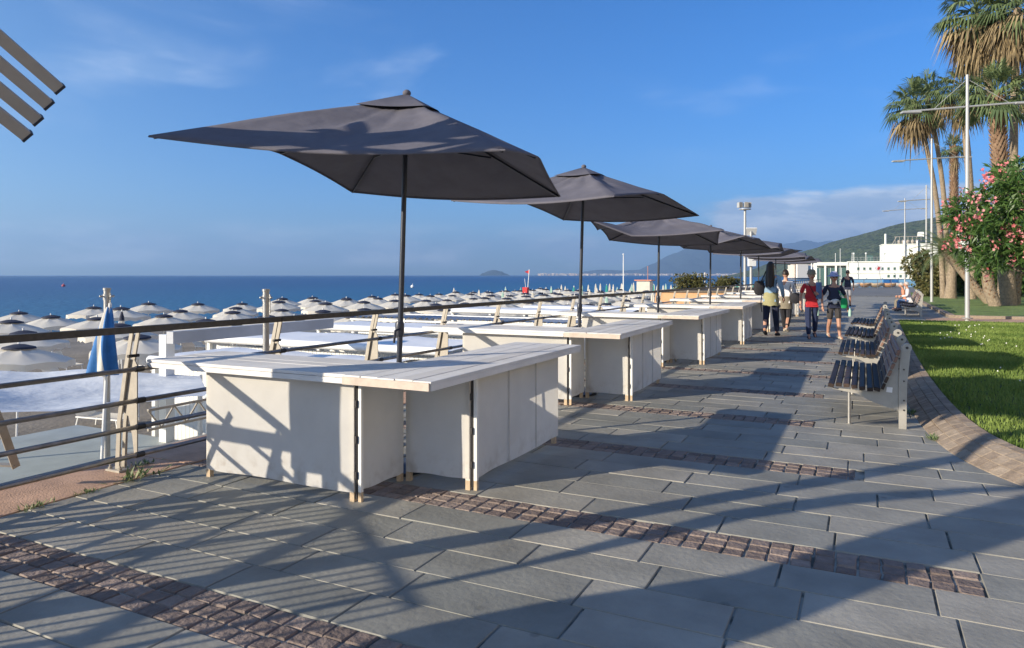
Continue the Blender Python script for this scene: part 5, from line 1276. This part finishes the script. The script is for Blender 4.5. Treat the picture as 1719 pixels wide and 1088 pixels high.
def walk_legs(f, st=.2):
    """f = +1: left (x<0) leg forward"""
    fr = ((-.13*st/.2), (-.30*st/.2)); bk = (.03, .26*st/.2)
    L_ = ((-.095, fr[0], .50), (-.10, fr[1]*.92, .10), (-.11, fr[1]*.92-.16, .05)); R_ = ((.095, bk[0], .48), (.10, bk[1], .17), (.105, bk[1]-.13, .055))
    if f < 0: L_, R_ = tuple((-p[0], p[1], p[2]) for p in R_), tuple((-p[0], p[1], p[2]) for p in L_)
    return (L_, R_)
# woman with long hair, denim shirt, olive shawl at the waist; seen from behind
r, k, U = person(-2.13, 19.3, R(180-10), 1.93, 'woman with long dark hair, light denim shirt and olive jacket tied at her waist', walk_legs(1, .10), (((-.26, .02, 1.13), (-.25, -.12, .92)), ((.25, .02, 1.13), (.20, -.16, 1.0))), top=('denim_light', 1.9), bottom=('navy', 1.0), shoes='black', hair=('hair', 'long'))
b = MB(); b.grid(lambda u, v: Vector((.165*math.cos(2*math.pi*u)*(1+.12*v), .14*math.sin(2*math.pi*u)*(1+.10*v), 1.04-.30*v+.012*math.sin(u*40)))*k, 36, 8); b.build('waist_jacket', 'olive', r)
b = MB(); b.grid(lambda u, v: Vector((.20+.03*math.sin(3*v), -.05+.07*u, 1.0-.42*v))*k, 5, 8); b.build('jacket_sleeve', 'black', r)
def bag(px_, py_, pz, sx, sy, sz, m_, lb, strap=None, rz=0., cat='shoulder bag', nm='handbag'):
    root = empty(nm, (px_, py_, pz), rz, lb, cat); b = MB()
    b.grid(lambda u, v: Vector((sx/2*math.cos(2*math.pi*u)*(.75+.35*math.sin(math.pi*v)), sy/2*math.sin(2*math.pi*u)*(.6+.5*math.sin(math.pi*v)), sz*(v-.5))), 20, 10); b.blob((0, 0, -sz*.42), (sx*.38, sy*.36, sz*.14)); b.blob((0, 0, sz*.42), (sx*.36, sy*.3, sz*.10)); b.build('pouch', m_, root)
    if strap: b = MB(); b.tube(strap, .012, 6); b.build('strap', m_, root)
bag(-2.40, 19.20, 1.28, .26, .13, .34, 'black', 'black shoulder bag on the left arm of the long haired woman', [(.05, 0, .15), (.16, -.02, .42), (.08, .08, .15)], rz=.3)
r, k, U = person(-1.92, 20.9, R(180-12), 1.74, 'dark haired person in a white shirt, half hidden behind the long haired woman', walk_legs(-1, .18), (((-.25, .02, 1.13), (-.24, -.12, .92)), ((.26, .02, 1.13), (.27, -.10, .90))), top=('whitecloth', 1.9), bottom=('black', 1.0), shoes='beigeshoe', hair=('hair', 'short'))
b = MB(); b.grid(lambda u, v: Vector((.165*math.cos(2*math.pi*u)*(1+.12*v), .14*math.sin(2*math.pi*u)*(1+.10*v), 1.02-.34*v))*k, 30, 8); b.build('waist_cloth', 'khaki', r)
bag(-1.66, 20.75, .98, .24, .12, .27, 'black', 'dark handbag hanging from the arm of the person in white', [(-.1, 0, .12), (-.02, 0, .42), (.08, 0, .12)])
# man in red shirt with a blue garment over his shoulder
r, k, U = person(-1.16, 19.15, R(14), 1.69, 'man in red polo shirt and dark blue trousers with a bucket hat, walking this way', walk_legs(1, .13), (((-.26, .04, 1.13), (-.27, -.02, .88)), ((.24, -.02, 1.14), (.10, -.20, 1.18))), top=('redshirt', .85), bottom=('darkblue', 1.0), shoes='navy', hair=('greyhair', 'short'), hat=('khaki', .115))
b = MB(); b.grid(lambda u, v: (U((.08+.14*u, -.12-.035*math.sin(math.pi*u)+(.0 if v < .85 else 0), 1.47-.42*v))+Vector((0, -.03*math.sin(v*3.1), 0))), 8, 12); b.build('shoulder_cloth', 'bluecloth', r, ang=80)
b = MB(); b.tube([U((-.09, -.11, 1.43)), U((.02, -.15, 1.2)), U((.14, -.11, 1.0))], .010, 6); b.build('strap', 'black', r)
# woman in navy shirt, shorts and sun hat
r, k, U = person(-.66, 19.3, R(20), 1.64, 'woman in navy shirt, dark shorts, sunglasses and lilac sun hat walking this way', walk_legs(-1, .12), (((-.30, .02, 1.14), (-.31, -.08, .88)), ((.30, .03, 1.14), (.33, -.04, .88))), top=('navy', .9), bottom=('shorts', .47), shoes='beigeshoe', hair=('hair', 'short'), hat=('lilac', .165), glasses=True)
b = MB(); b.tube([Vector((.155*math.cos(a), .125*math.sin(a)-.005, 1.03+.02*math.sin(a*3)))*k for a in [i*.393 for i in range(17)]], .028, 8, cap=False); b.blob(Vector((-.02, -.15, 1.0))*k, (.06, .03, .06)); b.build('waist_sweater', 'whitecloth', r)
bag(-.43, 19.20, .92, .15, .10, .24, 'greenbag', 'bright green bag at the hip of the woman in the sun hat', [(-.05, 0, .12), (-.12, .05, .3), (.0, .05, .16)], cat='hip bag')
for sx, lb in ((-1.02, 'clear water bottle in the right hand of the woman in the sun hat'), (-.30, 'clear water bottle in the left hand of the woman in the sun hat')):
    b = MB(); b.lathe([(0, 0), (.033, 0), (.035, .02), (.035, .14), (.014, .18), (.014, .205), (0, .205)], 12); root = empty('water_bottle', (sx, 19.17, .60), 0, lb, 'bottle'); b.build('body', 'paleteal', root); b = MB(); b.lathe([(0, .225), (.017, .225), (.017, .20)], 10); b.build('cap', 'blue', root)
person(-.72, 39.5, R(180), 1.84, 'man in navy t-shirt and grey shorts walking away far down the promenade', walk_legs(1, .12), (((-.25, .02, 1.13), (-.25, -.06, .88)), ((.26, .03, 1.13), (.29, .0, .88))), top=('navy', .95), bottom=('grey', .48), shoes='hair', hair=('hair', 'short'))
SL = (((-.10, -.42, .50), (-.11, -.44, .12), (-.12, -.60, .045)), ((.10, -.44, .50), (.11, -.36, .12), (.12, -.52, .045)))
SA = (((-.24, -.06, 1.15), (-.12, -.30, 1.10)), ((.24, -.06, 1.15), (.12, -.30, 1.12)))
person(1.78, 35.4, R(-90), 1.72, 'grey haired person in a pale shirt and jeans sitting on the second far bench', SL, SA, lean=.18, top=('whitecloth', 1.9), bottom=('bluecloth', 1.0), shoes='black', hair=('greyhair', 'short'), seat=True)
person(1.70, 36.4, R(-90), 1.66, 'person in an orange top sitting behind the grey haired one on the same bench', SL, SA, lean=.30, top=('orangetop', 1.0), bottom=('khaki', 1.0), shoes='black', hair=('greyhair', 'short'), seat=True)

# ================================================================== HAZE
b = MB(); b.box((0, 0, 0), (2, 2, 2)); o = b.build('haze', [], smooth=False); o.scale = (13800, 13800, 345); o.location = (0, 0, 345-3.8)
m = bpy.data.materials.new('haze air'); m.use_nodes = True; n = m.node_tree; n.nodes.remove(n.nodes['Principled BSDF'])
pv = n.nodes.new('ShaderNodeVolumePrincipled'); pv.inputs['Color'].default_value = (.40, .64, 1.0, 1); pv.inputs['Density'].default_value = 1.55e-4; pv.inputs['Anisotropy'].default_value = .2
n.links.new(pv.outputs[0], n.nodes['Material Output'].inputs['Volume']); o.data.materials.append(m); o['kind'] = 'stuff'; o['label'] = 'thin bluish sea air fading the far mountains'; o['category'] = 'haze'
